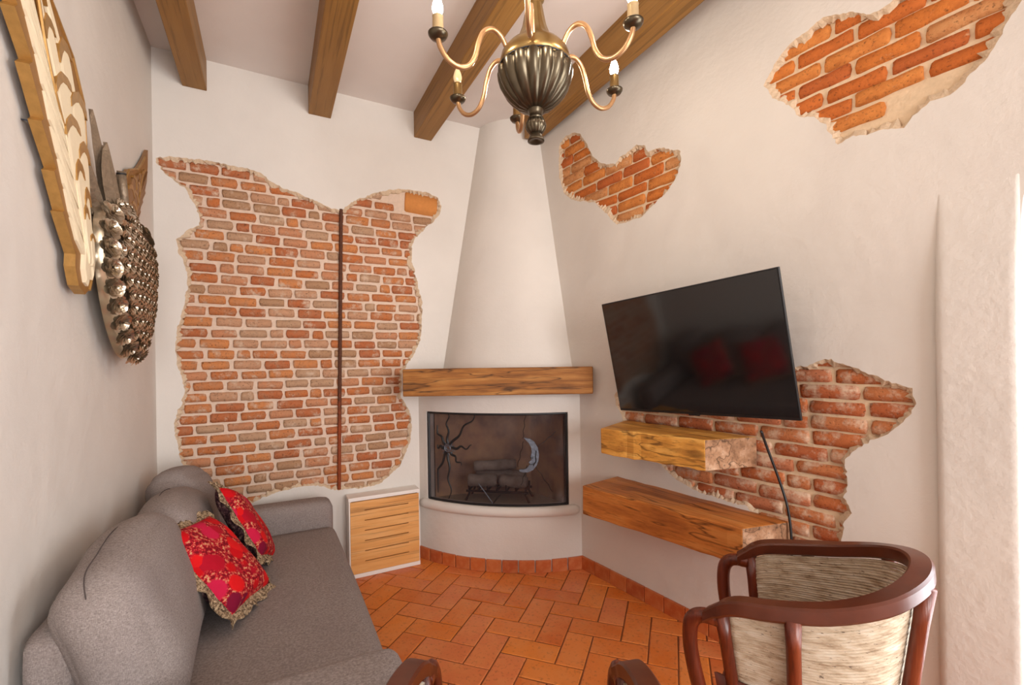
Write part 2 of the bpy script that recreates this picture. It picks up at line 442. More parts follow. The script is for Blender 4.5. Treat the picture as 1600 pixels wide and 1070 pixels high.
BACK = [(-0.561, 2.578), (-0.487, 2.6), (-0.38, 2.603), (-0.306, 2.612), (-0.211, 2.608), (-0.123, 2.602), (-0.053, 2.592), (0.008, 2.55), (0.071, 2.513), (0.146, 2.502), (0.222, 2.478), (0.301, 2.453), (0.375, 2.421), (0.44, 2.43), (0.464, 2.453), (0.513, 2.498), (0.575, 2.527), (0.651, 2.578), (0.742, 2.608), (0.835, 2.634), (0.943, 2.639), (1.041, 2.634), (1.105, 2.61), (1.134, 2.559), (1.118, 2.494), (1.067, 2.431), (0.995, 2.36), (0.931, 2.292), (0.907, 2.228), (0.905, 2.133), (0.927, 2.027), (0.953, 1.921), (0.973, 1.84), (0.971, 1.704), (0.97, 1.65), (0.962, 1.566), (0.918, 1.47), (0.861, 1.388), (0.819, 1.307), (0.81, 1.158), (0.837, 1.116), (0.877, 1.032), (0.889, 0.935), (0.874, 0.841), (0.838, 0.749), (0.796, 0.673), (0.728, 0.614), (0.649, 0.564), (0.559, 0.55), (0.46, 0.558), (0.387, 0.556), (0.34, 0.569), (0.293, 0.597), (0.213, 0.611), (0.124, 0.606), (0.037, 0.6), (-0.048, 0.577), (-0.121, 0.546), (-0.181, 0.527), (-0.26, 0.523), (-0.327, 0.556), (-0.391, 0.623), (-0.432, 0.706), (-0.453, 0.82), (-0.47, 0.866), (-0.479, 0.933), (-0.491, 1.0), (-0.495, 1.066), (-0.476, 1.131), (-0.453, 1.185), (-0.443, 1.251), (-0.451, 1.318), (-0.469, 1.384), (-0.481, 1.451), (-0.485, 1.517), (-0.48, 1.583), (-0.468, 1.627), (-0.449, 1.703), (-0.435, 1.769), (-0.421, 1.835), (-0.424, 1.912), (-0.428, 1.966), (-0.441, 2.008), (-0.463, 2.05), (-0.471, 2.125), (-0.439, 2.161), (-0.403, 2.198), (-0.362, 2.22), (-0.357, 2.259), (-0.37, 2.313), (-0.396, 2.364), (-0.423, 2.42), (-0.462, 2.446), (-0.497, 2.478), (-0.536, 2.519), (-0.557, 2.552)]
SMALL = [(-0.032, 2.94), (0.041, 2.901), (0.11, 2.798), (0.162, 2.7), (0.228, 2.638), (0.352, 2.582), (0.389, 2.613), (0.458, 2.621), (0.514, 2.633), (0.568, 2.611), (0.598, 2.562), (0.699, 2.546), (0.755, 2.511), (0.81, 2.481), (0.803, 2.406), (0.78, 2.352), (0.733, 2.305), (0.674, 2.275), (0.613, 2.244), (0.55, 2.212), (0.462, 2.21), (0.357, 2.215), (0.296, 2.273), (0.247, 2.324), (0.17, 2.403), (0.059, 2.446), (-0.058, 2.492), (-0.134, 2.567), (-0.18, 2.686), (-0.183, 2.812), (-0.174, 2.913), (-0.109, 2.948)]
UPPER = [(1.24, 2.601), (1.267, 2.639), (1.305, 2.683), (1.342, 2.719), (1.412, 2.733), (1.478, 2.752), (1.519, 2.743), (1.588, 2.702), (1.634, 2.669), (1.67, 2.662), (1.705, 2.671), (1.779, 2.683), (1.891, 2.653), (1.97, 2.576), (2.013, 2.464), (2.006, 2.45), (1.994, 2.431), (1.975, 2.397), (1.955, 2.353), (1.935, 2.318), (1.901, 2.299), (1.879, 2.271), (1.85, 2.256), (1.798, 2.262), (1.766, 2.236), (1.729, 2.199), (1.682, 2.216), (1.629, 2.223), (1.563, 2.234), (1.523, 2.224), (1.498, 2.279), (1.483, 2.321), (1.44, 2.37), (1.384, 2.402), (1.35, 2.456), (1.302, 2.504), (1.265, 2.549)]
LOWER = [(1.362, 1.349), (1.401, 1.349), (1.455, 1.376), (1.491, 1.383), (1.515, 1.363), (1.554, 1.351), (1.591, 1.332), (1.627, 1.321), (1.662, 1.295), (1.703, 1.279), (1.74, 1.272), (1.745, 1.231), (1.739, 1.18), (1.71, 1.136), (1.659, 1.094), (1.606, 1.06), (1.559, 1.02), (1.535, 0.983), (1.529, 0.926), (1.538, 0.894), (1.528, 0.835), (1.542, 0.793), (1.551, 0.779), (1.537, 0.753), (1.522, 0.726), (1.516, 0.65), (1.485, 0.606), (1.39, 0.562), (1.286, 0.552), (1.213, 0.606), (1.136, 0.702), (0.992, 0.702), (0.898, 0.708), (0.798, 0.731), (0.727, 0.762), (0.681, 0.793), (0.615, 0.861), (0.427, 0.917), (0.374, 1.049), (0.328, 1.115), (0.313, 1.184), (0.479, 1.293), (0.774, 1.358), (1.09, 1.33), (1.273, 1.305)]

XR = P0.x - .1*(YB - P0.y)/.995        # back right corner
rb = ragged(BACK, .011, .008, 1)
wall_back = wall_with_holes('wall_back', XL-.05, XR+.1, 0, ZC, [rb], M['wall'], (0, YB, 0), 0)
tag(wall_back, 'cream plastered back wall with a large torn opening onto old brickwork')
mortar(wall_back, BACK, M['mortar']); patch_edge(wall_back, rb, 1, .016)
RODX = .411
big = lambda cx, z, hw: (cx+hw > .85 and cx-hw < 1.12 and 2.455 < z < 2.645)
nb = lay_bricks(wall_back, BACK, .143, .052, .0648, .0155, M['brick_b'], 3, big)
bb_ = brick_mesh('brick', .245, .142, .04, 991); bb_.materials.append(M['brick_big'])
o = ob('brick', bb_, None, wall_back, (.985, .008, 2.548), (0, .03, 0)); o['label'] = 'large pale clay block'

rs, ru, rl = ragged(SMALL, .011, .007, 4), ragged(UPPER, .011, .007, 5), ragged(LOWER, .011, .008, 6)
ARCH0, ARCH1, SPR = 2.005, 3.25, 1.80
arch = [(ARCH0, 0.0)] + [((ARCH0+ARCH1)/2 - math.cos(a)*(ARCH1-ARCH0)/2, SPR + math.sin(a)*.48) for a in [math.pi*i/24 for i in range(25)]] + [(ARCH1, 0.0)]
wall_right = wall_with_holes('wall_right', -.85, 6.8, 0, ZC, [rs, ru, rl], M['wall'], tuple(P0), TH, [arch])
tag(wall_right, 'cream plastered right wall with three torn openings onto brick')
n1_ = 0
for P, R, sd, mt, mo in ((SMALL, rs, 11, 'brick_r', 'mortar_r'), (UPPER, ru, 12, 'brick_r', 'mortar_r'), (LOWER, rl, 13, 'brick_l', 'mortar_r')):
    mortar(wall_right, P, M[mo]); patch_edge(wall_right, R, sd, .02 if sd != 13 else .016)
    sk = None
    if sd == 12: sk = lambda cx, z, hw: z < 2.235 + max(0, (cx-1.5))*.33
    if sd == 11: sk = lambda cx, z, hw: z < 2.235
    n1_ += lay_bricks(wall_right, P, .207, .056, .0655, .012, M[mt], sd, sk)
# jamb of the arched doorway
V = []; F = []
for (s, z) in arch: V += [(s, 0, z), (s, .38, z)]
for i in range(len(arch)-1): F.append((2*i, 2*i+2, 2*i+3, 2*i+1))
ob('arch_jamb', mesh('arch_jamb', V, F, False), M['wall'], wall_right)
# shallow pier beside the doorway, dying into the wall above
def pier_t(z): 
    k = max(0, min(1, (z-1.5)/.5)); return .030*(1-k*k*(3-2*k)) - .0015
V = []; F = []; nz = 40
for j in range(nz+1):
    z = 2.06*j/nz; th = pier_t(z); bow = .012*max(0, (z-1.5)/.5)**2
    for (s, d) in ((1.806+bow, .001), (1.808+bow, -th*.55), (1.816+bow, -th*.93), (1.83+bow, -th), (1.845+bow, -th), (ARCH0-.026, -th), (ARCH0-.012, -th), (ARCH0-.001, -th*.7), (ARCH0+.0005, .05)):
        V.append((s, d, z))
for j in range(nz):
    for i in range(8): a = j*9+i; F.append((a, a+1, a+10, a+9))
pier = ob('wall_pier', mesh('wall_pier', V, F, True), M['pier'], None, tuple(P0), (0, 0, TH))
tag(pier, 'rough plaster pier beside the arched doorway', kind='structure')
wall_left = wall_with_holes('wall_left', -4.25, YB+.02, 0, ZC, [], M['wall'], (XL, 0, 0), math.pi/2)
tag(wall_left, 'plain cream plastered left wall behind the sofa')
# unseen rear wall, with an opening added for the fill light
fill_opening = [(-.2, .5), (2.4, .5), (2.4, 2.75), (-.2, 2.75)]
wr = wall_with_holes('wall_rear', -2.75, .62, 0, ZC, [], M['wall'], (0, -4.22, 0), math.pi, [[(-x, z) for x, z in fill_opening]])
tag(wr, 'cream plastered wall behind the viewer, its opening added for fill light')
ceil = MB().box(XL-.05, 2.65, -4.25, YB+.05, ZC, ZC+.08).build('ceiling', M['ceiling']); tag(ceil, 'pale plaster ceiling between the beams', kind='structure')

# ------------------------------------------------------------------ floor: herringbone terracotta
floor = MB().box(XL-.05, 2.9, -4.25, YB+.05, -.05, -.004).build('floor', M['grout']); tag(floor, 'terracotta tile floor laid in herringbone', kind='structure')
TL, TW, TG = .268, .134, .007
def tile_mesh(name, a, b, seed):
    r = random.Random(seed); a -= TG; b -= TG; V = []; F = []
    for (k, z) in ((0, -.006), (0, -.0018), (.004, 0)):
        for (x, y) in ((-a/2+k, -b/2+k), (a/2-k, -b/2+k), (a/2-k, b/2-k), (-a/2+k, b/2-k)):
            V.append((x + r.uniform(-.0015, .0015), y + r.uniform(-.0015, .0015), z + (r.uniform(-.0006, .0006) if k else 0)))
    for q in (0, 4): F += [(q+i, q+(i+1) % 4, q+4+(i+1) % 4, q+4+i) for i in range(4)]
    F.append((8, 9, 10, 11)); return mesh(name, V, F)
tms = [tile_mesh('floor_tile', TL, TW, 70+k) for k in range(5)]
for me in tms: me.materials.append(M['tile'])
AT = math.radians(42.5); ca, sa = math.cos(AT), math.sin(AT); OX, OY = 1.233, 1.859
def inroom(x, y):
    if y > YB+.05 or y < .62 or x < .05: return False
    if (Vector((x, y, 0))-P0).dot(UN) > .15: return False
    return (Vector((x, y, 0))-Vector((.938, YB, 0))).dot(Vector((.628, .778, 0))) < .06
nt = 0
for k in range(-30, 31):
    for q in range(-14, 15):
        for kind in (0, 1):
            # herringbone: a lengthwise tile and a crosswise tile, stepping diagonally by one width
            x = k*TW + q*2*TL*1.0; y = k*TW
            if kind == 0: cx, cy, rz = x + TL/2, y + TW/2, 0.0
            else: cx, cy, rz = x + TL + TW/2 , y + TW - TL/2 + 0.0, math.pi/2
            wx = OX + cx*ca - cy*sa; wy = OY + cx*sa + cy*ca
            if not inroom(wx, wy): continue
            o = bpy.data.objects.new('floor_tile', rnd.choice(tms)); C.objects.link(o); o.parent = floor
            o.location = (wx, wy, rnd.uniform(-.0008, .0006)); o.rotation_euler = (rnd.gauss(0, .0022), rnd.gauss(0, .0022), AT + rz); nt += 1

# ------------------------------------------------------------------ ceiling beams
beam_labels = ['narrow brown ceiling beam nearest the left wall', 'brown ceiling beam above the brick wall, second from the left wall',
               'brown ceiling beam behind the chandelier, ending above the chimney hood', 'brown ceiling beam running along the right wall']
for i, (x0, x1, y1) in enumerate(((-.432, -.312, YB), (.238, .374, YB), (.934, 1.063, YB), (1.655, 1.77, 2.88))):
    o = MB().box(-(x1-x0)/2, (x1-x0)/2, 0, y1+4.20, -.09, .094).build('ceiling_beam', M['beam'], None, False, ((x0+x1)/2, -4.20, 3.11))
    bevel(o, .004); tag(o, beam_labels[i], 'beam', 'brown ceiling beams')

# ------------------------------------------------------------------ corner fireplace
A = Vector((.938, YB)); B = Vector((1.836, 2.497)); CH = (B-A); CL = CH.length; cd = CH.normalized(); cn = Vector((cd.y, -cd.x))
if cn.y > 0: cn = -cn
SAG = .148; RAD = ((CL/2)**2 + SAG**2)/(2*SAG)
def arc(t, off=0.0):
    """t 0..1 along the bowed front, off = outwards"""
    half = math.asin(CL/2/RAD); a = (t*2-1)*half
    c = (A+B)/2 - cn*(RAD-SAG)
    return c + (cd*math.sin(a) + cn*math.cos(a))*(RAD+off)
fp = ob('corner_fireplace', None, None, None, (1.30, 2.80, 0)); tag(fp, 'white plaster corner fireplace with bowed front and tall tapering hood', 'fireplace')
FO = Vector((1.30, 2.80, 0))
T0, T1, Z0, Z1 = .068, .925, .432, 1.052
ts = sorted(set([i/40 for i in range(41)] + [T0, T1])); zs = [0, .2, .36, Z0, .6, .75, .9, Z1, 1.15, 1.22]
mb = MB(); idx = {}
for j, z in enumerate(zs):
    for i, t in enumerate(ts):
        p = arc(t); idx[i, j] = len(mb.v); mb.v.append(Vector((p.x, p.y, z)) - FO)
for j in range(len(zs)-1):
    for i in range(len(ts)-1):
        if ts[i] >= T0-1e-6 and ts[i+1] <= T1+1e-6 and zs[j] >= Z0-1e-6 and zs[j+1] <= Z1+1e-6: continue
        mb.f.append((idx[i,j], idx[i+1,j], idx[i+1,j+1], idx[i,j+1]))
# reveals
tt = [t for t in ts if T0-1e-6 <= t <= T1+1e-6]
def strip(ps, qs): 
    n = len(mb.v); k = len(ps); mb.v += [p-FO for p in ps] + [q-FO for q in qs]; mb.f += [(n+i, n+i+1, n+k+i+1, n+k+i) for i in range(k-1)]
P3 = lambda t, z, o=0.0: Vector((*arc(t, o), z))
for z in (Z0, Z1): strip([P3(t, z) for t in tt], [P3(t, z, -.07) for t in tt])
for t in (T0, T1): strip([P3(t, Z0), P3(t, Z1)], [P3(t, Z0, -.07), P3(t, Z1, -.07)])
mb.build('body', M['wall'], fp, True)
# firebox
mb = MB(); FL, FR = arc(T0+.01, -.068), arc(T1-.01, -.068); BL_, BR_ = Vector((1.22, 3.15)), Vector((1.70, 2.93))
pl = [FL, BL_, BR_, FR]
n = len(mb.v)
mb.v += [Vector((p.x, p.y, z))-FO for z in (Z0-.02, Z1+.03) for p in pl]; mb.f += [(0,1,5,4), (1,2,6,5), (2,3,7,6), (7,4,5,6)]
mb.build('firebox', M['firebrick'], fp)
hearth = [arc(t, -.06) for t in tt] + [BR_, BL_]
mb = MB().prism([(p.x-FO.x, p.y-FO.y) for p in hearth], Z0-.03, Z0-.004); mb.build('hearth', M['ash'], fp)
# rounded sill
pts = [P3(T0-.05 + (T1-T0+.105)*i/40, Z0-.032, .006) - FO for i in range(41)]
mb = MB().tube(pts, [.018]+[.034]*39+[.020], 12, False, (.85, 1.0)); mb.build('sill', M['wall'], fp, True)
# hood
def hoodcurve(z):
    k = (z-1.2)/(ZC-1.2)
    a = Vector((1.102 + (1.452-1.102)*k, YB+.01)); sR = -.045 + (-.43+.045)*k
    b = (P0 + UX*sR + UN*.01).to_2d(); mid = (a+b)/2; d = (b-a); nn = Vector((d.y, -d.x)).normalized()
    if nn.y > 0: nn = -nn
    sg = .20*(1-k)+.085*k; out = []
    for i in range(29):
        u = i/28*2-1; prof = (1-abs(u)**2.3)
        out.append(a + d*(i/28) + nn*sg*prof)
    return out
mb = MB(); rows = 14
for j in range(rows+1):
    z = 1.2 + (ZC-1.2)*j/rows
    for p in hoodcurve(z): mb.v.append(Vector((p.x, p.y, z))-FO)
for j in range(rows):
    for i in range(28): a = j*29+i; mb.f.append((a, a+1, a+30, a+29))
mb.build('hood', M['wall'], fp, True)

# skirting tiles: around the fireplace and along the right wall
bf = ob('baseboard_fireplace', None); tag(bf, 'curved terracotta tile skirting at the foot of the fireplace', kind='structure')
nT = 11
for i in range(nT):
    t0 = i/nT + .003; t1 = (i+1)/nT - .003; ks = [t0 + (t1-t0)*k/4 for k in range(5)]
    hgt = .082 + rnd.uniform(-.002, .002)
    inn = [arc(t, -.002) for t in ks]; out = [arc(t, .014 + rnd.uniform(0, .0015)) for t in ks]
    c = arc((t0+t1)/2)
    o = MB().prism([(p.x-c.x, p.y-c.y) for p in out] + [(p.x-c.x, p.y-c.y) for p in inn[::-1]], 0, hgt).build('skirting_tile', M['basetile'], bf, False, (c.x, c.y, 0)); bevel(o, .003)
br = ob('baseboard_right', None); tag(br, 'straight terracotta tile skirting along the right wall', kind='structure')
me = MB().box(-.0655, .0655, -.014, .004, 0, .086); me = mesh('skirting_tile', me.v, me.f); me.materials.append(M['basetile'])
for i in range(12):
    p = P0 + UX*(.062 + i*.1345)
    o = ob('skirting_tile', me, None, br, (p.x, p.y, rnd.uniform(-.001, .001)), (0, 0, TH)); bevel(o, .003)

# fire screen with sun and moon
sc = ob('fireplace_screen', None, None, None, tuple(FO)); tag(sc, 'dark curved fireplace screen with metal sun and crescent moon', 'fire screen')
SO = -.012
def S(t, z, o=0.0): return P3(t, z, SO+o) - FO
za, zb = Z0+.004, Z1-.006; ta, tb = T0+.008, T1-.008
V = []; F = []
for i in range(31):
    t = ta + (tb-ta)*i/30; V += [S(t, za), S(t, zb)]
for i in range(30): F.append((2*i, 2*i+2, 2*i+3, 2*i+1))
ob('screen_pane', mesh('screen_pane', V, F, True), M['smoked'], sc)
for z in (za, zb): MB().tube([S(ta+(tb-ta)*i/30, z) for i in range(31)], .010, 6).build('frame_rail', M['black'], sc)
for t in (ta, tb): MB().tube([S(t, za), S(t, zb)], .010, 6).build('frame_post', M['black'], sc)
sun = ob('sun_ornament', None, None, sc); ST, SZ = .225, .805
AL = 1/ (2*math.asin(CL/2/RAD)*RAD)      # metres to t
def so(dx, dz, o=.010): return S(ST + dx*AL, SZ + dz, o)
MB().tube([so(.034*(1-.75*a/12)*math.cos(a), .034*(1-.75*a/12)*math.sin(a)) for a in [i*.35 for i in range(34)]], .0042, 5).build('spiral', M['silver'], sun)
mb = MB()
for k in range(18):
    a = 2*math.pi*k/18; r1 = .062 if k % 2 else .052
    mb.tube([so(.036*math.cos(a), .036*math.sin(a)), so(r1*math.cos(a+.06), r1*math.sin(a+.06))], [.0035, .0012], 5)
mb.build('short_rays', M['silver'], sun)
for k, (a, ln) in enumerate(((90, .23), (48, .33), (5, .165), (-48, .13), (-88, .34), (-118, .36), (178, .085), (130, .19))):
    ar = math.radians(a); dx, dz = math.cos(ar), math.sin(ar); pts = []; rr = []
    for i in range(17):
        u = i/16; w_ = math.sin(u*math.pi*4 + k)*.011*(.4+u); q = .032 + ln*u*.93
        x_, z_ = dx*q - dz*w_, dz*q + dx*w_
        x_ = max(-.09, x_); z_ = min(zb-SZ-.004, max(za-SZ+.004, z_))
        pts.append(so(x_, z_, .008)); rr.append(.0075*(1-u)+.003)
    MB().tube(pts, rr, 6).build('ray', M['black'], sun)
moon = ob('moon_ornament', None, None, sc); MT, MZ = .70, .765
def mo(dx, dz, o=.012): return S(MT + dx*AL, MZ + dz, o)
oc = [(-.028, .125), (.010, .118), (.042, .095), (.062, .058), (.070, .015), (.066, -.025), (.054, -.058), (.030, -.088), (-.005, -.104), (-.040, -.104), (-.062, -.094)]
ic = [(-.060, -.084), (-.030, -.084), (-.012, -.076), (.002, -.060), (.010, -.046), (.000, -.040), (.008, -.030), (.020, -.022), (.014, -.004), (.018, .012), (.022, .034), (.018, .060), (.004, .088), (-.016, .110)]
poly = oc + ic; n = len(poly); V = [mo(x, z, .016) for x, z in poly] + [mo(x, z, .004) for x, z in poly]
ob('crescent', mesh('crescent', V, [tuple(range(n)), tuple(range(n, 2*n))[::-1]] + [(i, (i+1) % n, n+(i+1) % n, n+i) for i in range(n)]), M['silver'], moon)
MB().tube([mo(.022+.008*math.cos(a), -.008+.005*math.sin(a), .018) for a in [i*.785 for i in range(8)]], .0022, 5, True).build('eye', M['black'], moon)
MB().tube([mo(.004, -.050, .018), mo(.022, -.052, .018), mo(.036, -.046, .018)], .0025, 5).build('mouth', M['black'], moon)
MB().tube([mo(.052, .04, .018), mo(.046, .0, .018), mo(.050, -.03, .018), mo(.030, -.062, .018)], .003, 5).build('face_line', M['black'], moon)
for k, (p, q) in enumerate((((-.035, .12), (-.015, .285)), ((-.012, -.06), (-.05, -.19)), ((.062, .06), (.19, .16)), ((.05, -.07), (.16, -.24)), ((-.03, .10), (-.075, -.07)))):
    pts = [mo(p[0]+(q[0]-p[0])*i/10 + .004*math.sin(i*1.6+k), p[1]+(q[1]-p[1])*i/10, .006) for i in range(11)]
    MB().tube(pts, .0022, 5).build('ray', M['iron'], moon)
hw_ = ob('pull_hook', None, None, sc)
MB().tube([S(.50-.1*AL, .58, .012), S(.50-.05*AL, .52, .014), S(.50, .452, .014)], .0035, 6).build('hook_arm', M['silver'], hw_)
MB().tube([S(.50, .452, .014), S(.50+.03*AL, .49, .012), S(.50+.05*AL, .51, .010)], .0035, 6).build('hook_arm', M['iron'], hw_)

# grate and logs
gr = ob('fire_grate', None, None, None, (1.42, 2.90, Z0-.004)); gr.rotation_euler = (0, 0, math.atan2(cd.y, cd.x)); tag(gr, 'black iron fire grate behind the smoked screen', 'grate')
for x in (-.20, .20):
    for y in (-.07, .07): MB().tube([(x*1.12, y*1.15, 0), (x, y, .05), (x, y, .07)], .008, 6).build('leg', M['iron'], gr)
for k in range(7): MB().tube([(-.20+.40*k/6, -.085, .12), (-.20+.40*k/6, -.08, .075), (-.20+.40*k/6, .08, .075), (-.20+.40*k/6, .09, .11)], .007, 6).build('grate_bar', M['iron'], gr)
for y in (-.08, .08): MB().tube([(-.22, y, .068), (.22, y, .068)], .009, 6).build('grate_rail', M['iron'], gr)
R3 = Matrix.Rotation(math.atan2(cd.y, cd.x), 4, 'Z')
for k, (x, y, z, ln, r, rz, tl, lb) in enumerate(((-.105, -.062, .138, .20, .045, .10, 0, 'charred log lying at the left front of the grate'), (.115, -.062, .136, .19, .042, -.1, 0, 'pale charred log at the right front of the grate'),
                                                (.0, .058, .140, .36, .048, .0, 0, 'long charred log at the back of the grate'), (-.03, .0, .232, .30, .038, .35, .0, 'charred log lying across the top of the others'))):
    pr = [(.001, -ln/2), (r*.9, -ln/2), (r, -ln/2+.02), (r*.93, -ln*.15), (r*1.05, ln*.1), (r*.95, ln/2-.02), (r*.85, ln/2), (.001, ln/2)]
    mb = MB().lathe(pr, 14, 5, .10)
    p = R3 @ Vector((x, y, 0))
    o = mb.build('fire_log', M['log'], None, True, (1.42+p.x, 2.90+p.y, Z0+z)); o.rotation_euler = (math.pi/2, tl, math.pi/2 + math.atan2(cd.y, cd.x) + rz)
    tag(o, lb, 'log', 'logs in the fireplace')

# mantel beam
ma = math.atan2(_R.y, _R.x); mo_ = Vector((.733, 2.862, 0))
def loc2(p): 
    d = Vector((p[0], p[1], 0))-mo_; return (d.dot(_R), d.dot(_F))
ml = (Vector((1.792, 2.300, 0))-mo_).dot(_R)
poly = [(0, 0), (ml, 0), (ml+.02, .10), (ml-.10, .34), (.45, .42), (.08, .27), (0, .26)]
mb = MB(); nseg = 22
o = MB().prism(poly, 0, .172).build('mantel_beam', M['mantel'], None, False, (mo_.x, mo_.y, 1.182), (0, 0, ma))
bevel(o, .006, 2); tag(o, 'rough-hewn brown wooden mantel beam over the fireplace', 'mantel')

# ------------------------------------------------------------------ rod on the brick wall
pr = []
for k in range(156): pr += [(.0105, k*.012), (.0125, k*.012+.004), (.0125, k*.012+.007), (.0105, k*.012+.011)]
rod = MB().lathe(pr, 8).build('steel_bar', M['rust'], None, True, (.391, YB+.004, .56), (0, math.radians(1.2), 0))
tag(rod, 'thin rusty steel bar set upright in the brickwork', 'bar')

# ------------------------------------------------------------------ low cabinet with slotted front
cab = ob('radiator_cabinet', None, None, None, (.665, 3.10, 0)); tag(cab, 'low white cabinet with slotted light wood front beside fireplace', 'cabinet')
cab.rotation_euler = (0, 0, 0)
mb = MB().box(-.232, -.218, 0, .115, 0, .50).box(.218, .232, 0, .115, 0, .50).box(-.218, .218, .105, .115, 0, .50); mb.build('body', M['white'], cab)
bevel(MB().box(-.236, .236, -.006, .117, .50, .524).build('top', M['white'], cab), .003)
bevel(MB().box(-.218, .234, -.004, .10, .0, .026).build('plinth', M['white'], cab), .002)
pn = MB(); x0, x1, z0, z1 = -.224, .228, .028, .496; sl0, sl1 = -.135, .155
pn.box(x0, sl0, -.004, .012, z0, z1); pn.box(sl1, x1, -.004, .012, z0, z1)
sz = [z0 + .075 + i*.0665 for i in range(6)]; lo = z0
for z in sz: pn.box(sl0, sl1, -.004, .012, lo, z-.0028); lo = z+.0028
pn.box(sl0, sl1, -.004, .012, lo, z1); pn.build('front_panel', M['panel'], cab)
MB().box(-.21, .215, .014, .018, .03, .49).build('slot_backing', M['black'], cab)

# ------------------------------------------------------------------ shelves on the right wall
def rel(s, d, z): p = P0 + UX*s + UN*d; return (p.x, p.y, z)
def rough_beam(name, corners, z0, z1, mat, s_mid, label):
    # corners in wall frame (s, d): front-left, front-right, back-right, back-left
    cx = sum(c[0] for c in corners)/4
    n = 14; V = []; F = []; r = random.Random(int(s_mid*1000))
    fl, fr, bR, bl = corners
    for i in range(n+1):
        t = i/n
        f = (fl[0]+(fr[0]-fl[0])*t, fl[1]+(fr[1]-fl[1])*t); b = (bl[0]+(bR[0]-bl[0])*t, bl[1]+(bR[1]-bl[1])*t)
        j = lambda a: r.uniform(-a, a)
        V += [(f[0]-cx, f[1]+j(.003), z0+j(.004)), (f[0]-cx, f[1]+j(.003), z1+j(.003)), (b[0]-cx, b[1], z1+j(.002)), (b[0]-cx, b[1], z0)]
    for i in range(n):
        a = i*4; F += [(a, a+4, a+5, a+1), (a+1, a+5, a+6, a+2), (a+2, a+6, a+7, a+3), (a+3, a+7, a+4, a)]
    F += [(0,1,2,3)]; e = n*4; F += [(e+3, e+2, e+1, e)]
    o = ob(name, mesh(name, V, F), mat, None, rel(cx, 0, 0), (0, 0, TH))
    o.data.materials.append(M['endgrain']); o.data.polygons[len(F)-1].material_index = 1; o.data.polygons[len(F)-2].material_index = 1
    bevel(o, .005, 2); return tag(o, label, 'shelf', 'wooden beam shelves under the television')
def sd(x, y): v = Vector((x, y, 0))-P0; return (v.dot(UX), v.dot(UN))
rough_beam('beam_shelf', [sd(1.545, 1.925), sd(1.694, 1.384), (1.185, .004), (.40, .004)], .893, 1.03, M['shelf_a'], .5, 'short honey-coloured wooden beam shelf directly under the television')
rough_beam('beam_shelf', [sd(1.556, 2.107), sd(1.721, 1.229), (1.325, .004), (.325, .004)], .522, .680, M['shelf_b'], .7, 'long orange-brown wooden beam shelf, the lower of two')

# ------------------------------------------------------------------ television
T = 2.586
tvP = [Vector(p)*T + Vector((0, 0, H)) for p in ((.64094901, .79215294, .12625566), (.67237937, .41767133, .13897132), (.71879624, .40738079, -.09478771), (.68736588, .7818624, -.10750337))]
tw = ((tvP[1]-tvP[0])+(tvP[2]-tvP[3])).normalized(); th_ = ((tvP[0]-tvP[3])+(tvP[1]-tvP[2])).normalized(); th_ = (th_ - tw*th_.dot(tw)).normalized(); tn = th_.cross(tw)
tc = sum(tvP, Vector())/4; W_ = ((tvP[1]-tvP[0]).length + (tvP[2]-tvP[3]).length)/2; Hh_ = ((tvP[3]-tvP[0]).length + (tvP[2]-tvP[1]).length)/2
tn = tw.cross(th_)                        # faces the room
if tn.x > 0: tn = -tn
rot = Matrix((tw, -tn, th_)).transposed().to_4x4(); rot.translation = tc
tv = ob('television', None); tv.matrix_world = rot; tag(tv, 'black flat-screen television tilted forward on the right wall', 'television')
hw, hh = W_/2, Hh_/2
o = MB().box(-hw, hw, 0, .012, -hh, hh).build('housing', M['black_plastic'], tv); bevel(o, .003)
MB().box(-hw+.007, hw-.007, -.0015, .001, -hh+.014, hh-.007).build('screen', M['screen'], tv)
o = MB().box(-hw*.72, hw*.72, .012, .048, -hh*.92, hh*.25).build('back_case', M['black_plastic'], tv); bevel(o, .012)
MB().box(-.03, .03, -.003, .002, -hh-.004, -hh+.004).build('sensor_bar', M['black_plastic'], tv)
mt = ob('wall_mount', None); ms, md_ = sd(tc.x, tc.y); mt.location = rel(ms, 0, tc.z); mt.rotation_euler = (0, 0, TH); tag(mt, 'black metal wall bracket holding the television', 'bracket')
MB().box(-.2, .2, -.012, 0, -.11, .11).build('wall_plate', M['black'], mt)
for x in (-.15, .15): MB().tube([(x, -.012, .05), (x, md_+.075, -.02)], .012, 6).build('tilt_arm', M['black'], mt)
# cable
c0 = rel(1.262, -.085, 1.06)
pts = [rel(1.262, -.105, 1.075), rel(1.268, -.07, 1.0), rel(1.30, -.03, .85), rel(1.325, -.018, .74), rel(1.338, -.02, .62), rel(1.336, -.018, .50), rel(1.33, -.02, .2), rel(1.33, -.03, .10)]
o = MB().tube([Vector(p)-Vector(c0) for p in spline(pts, 6)], .0055, 8).build('power_cable', M['black_plastic'], None, True, c0); tag(o, 'black power cable hanging from the television down the bricks', 'cable')

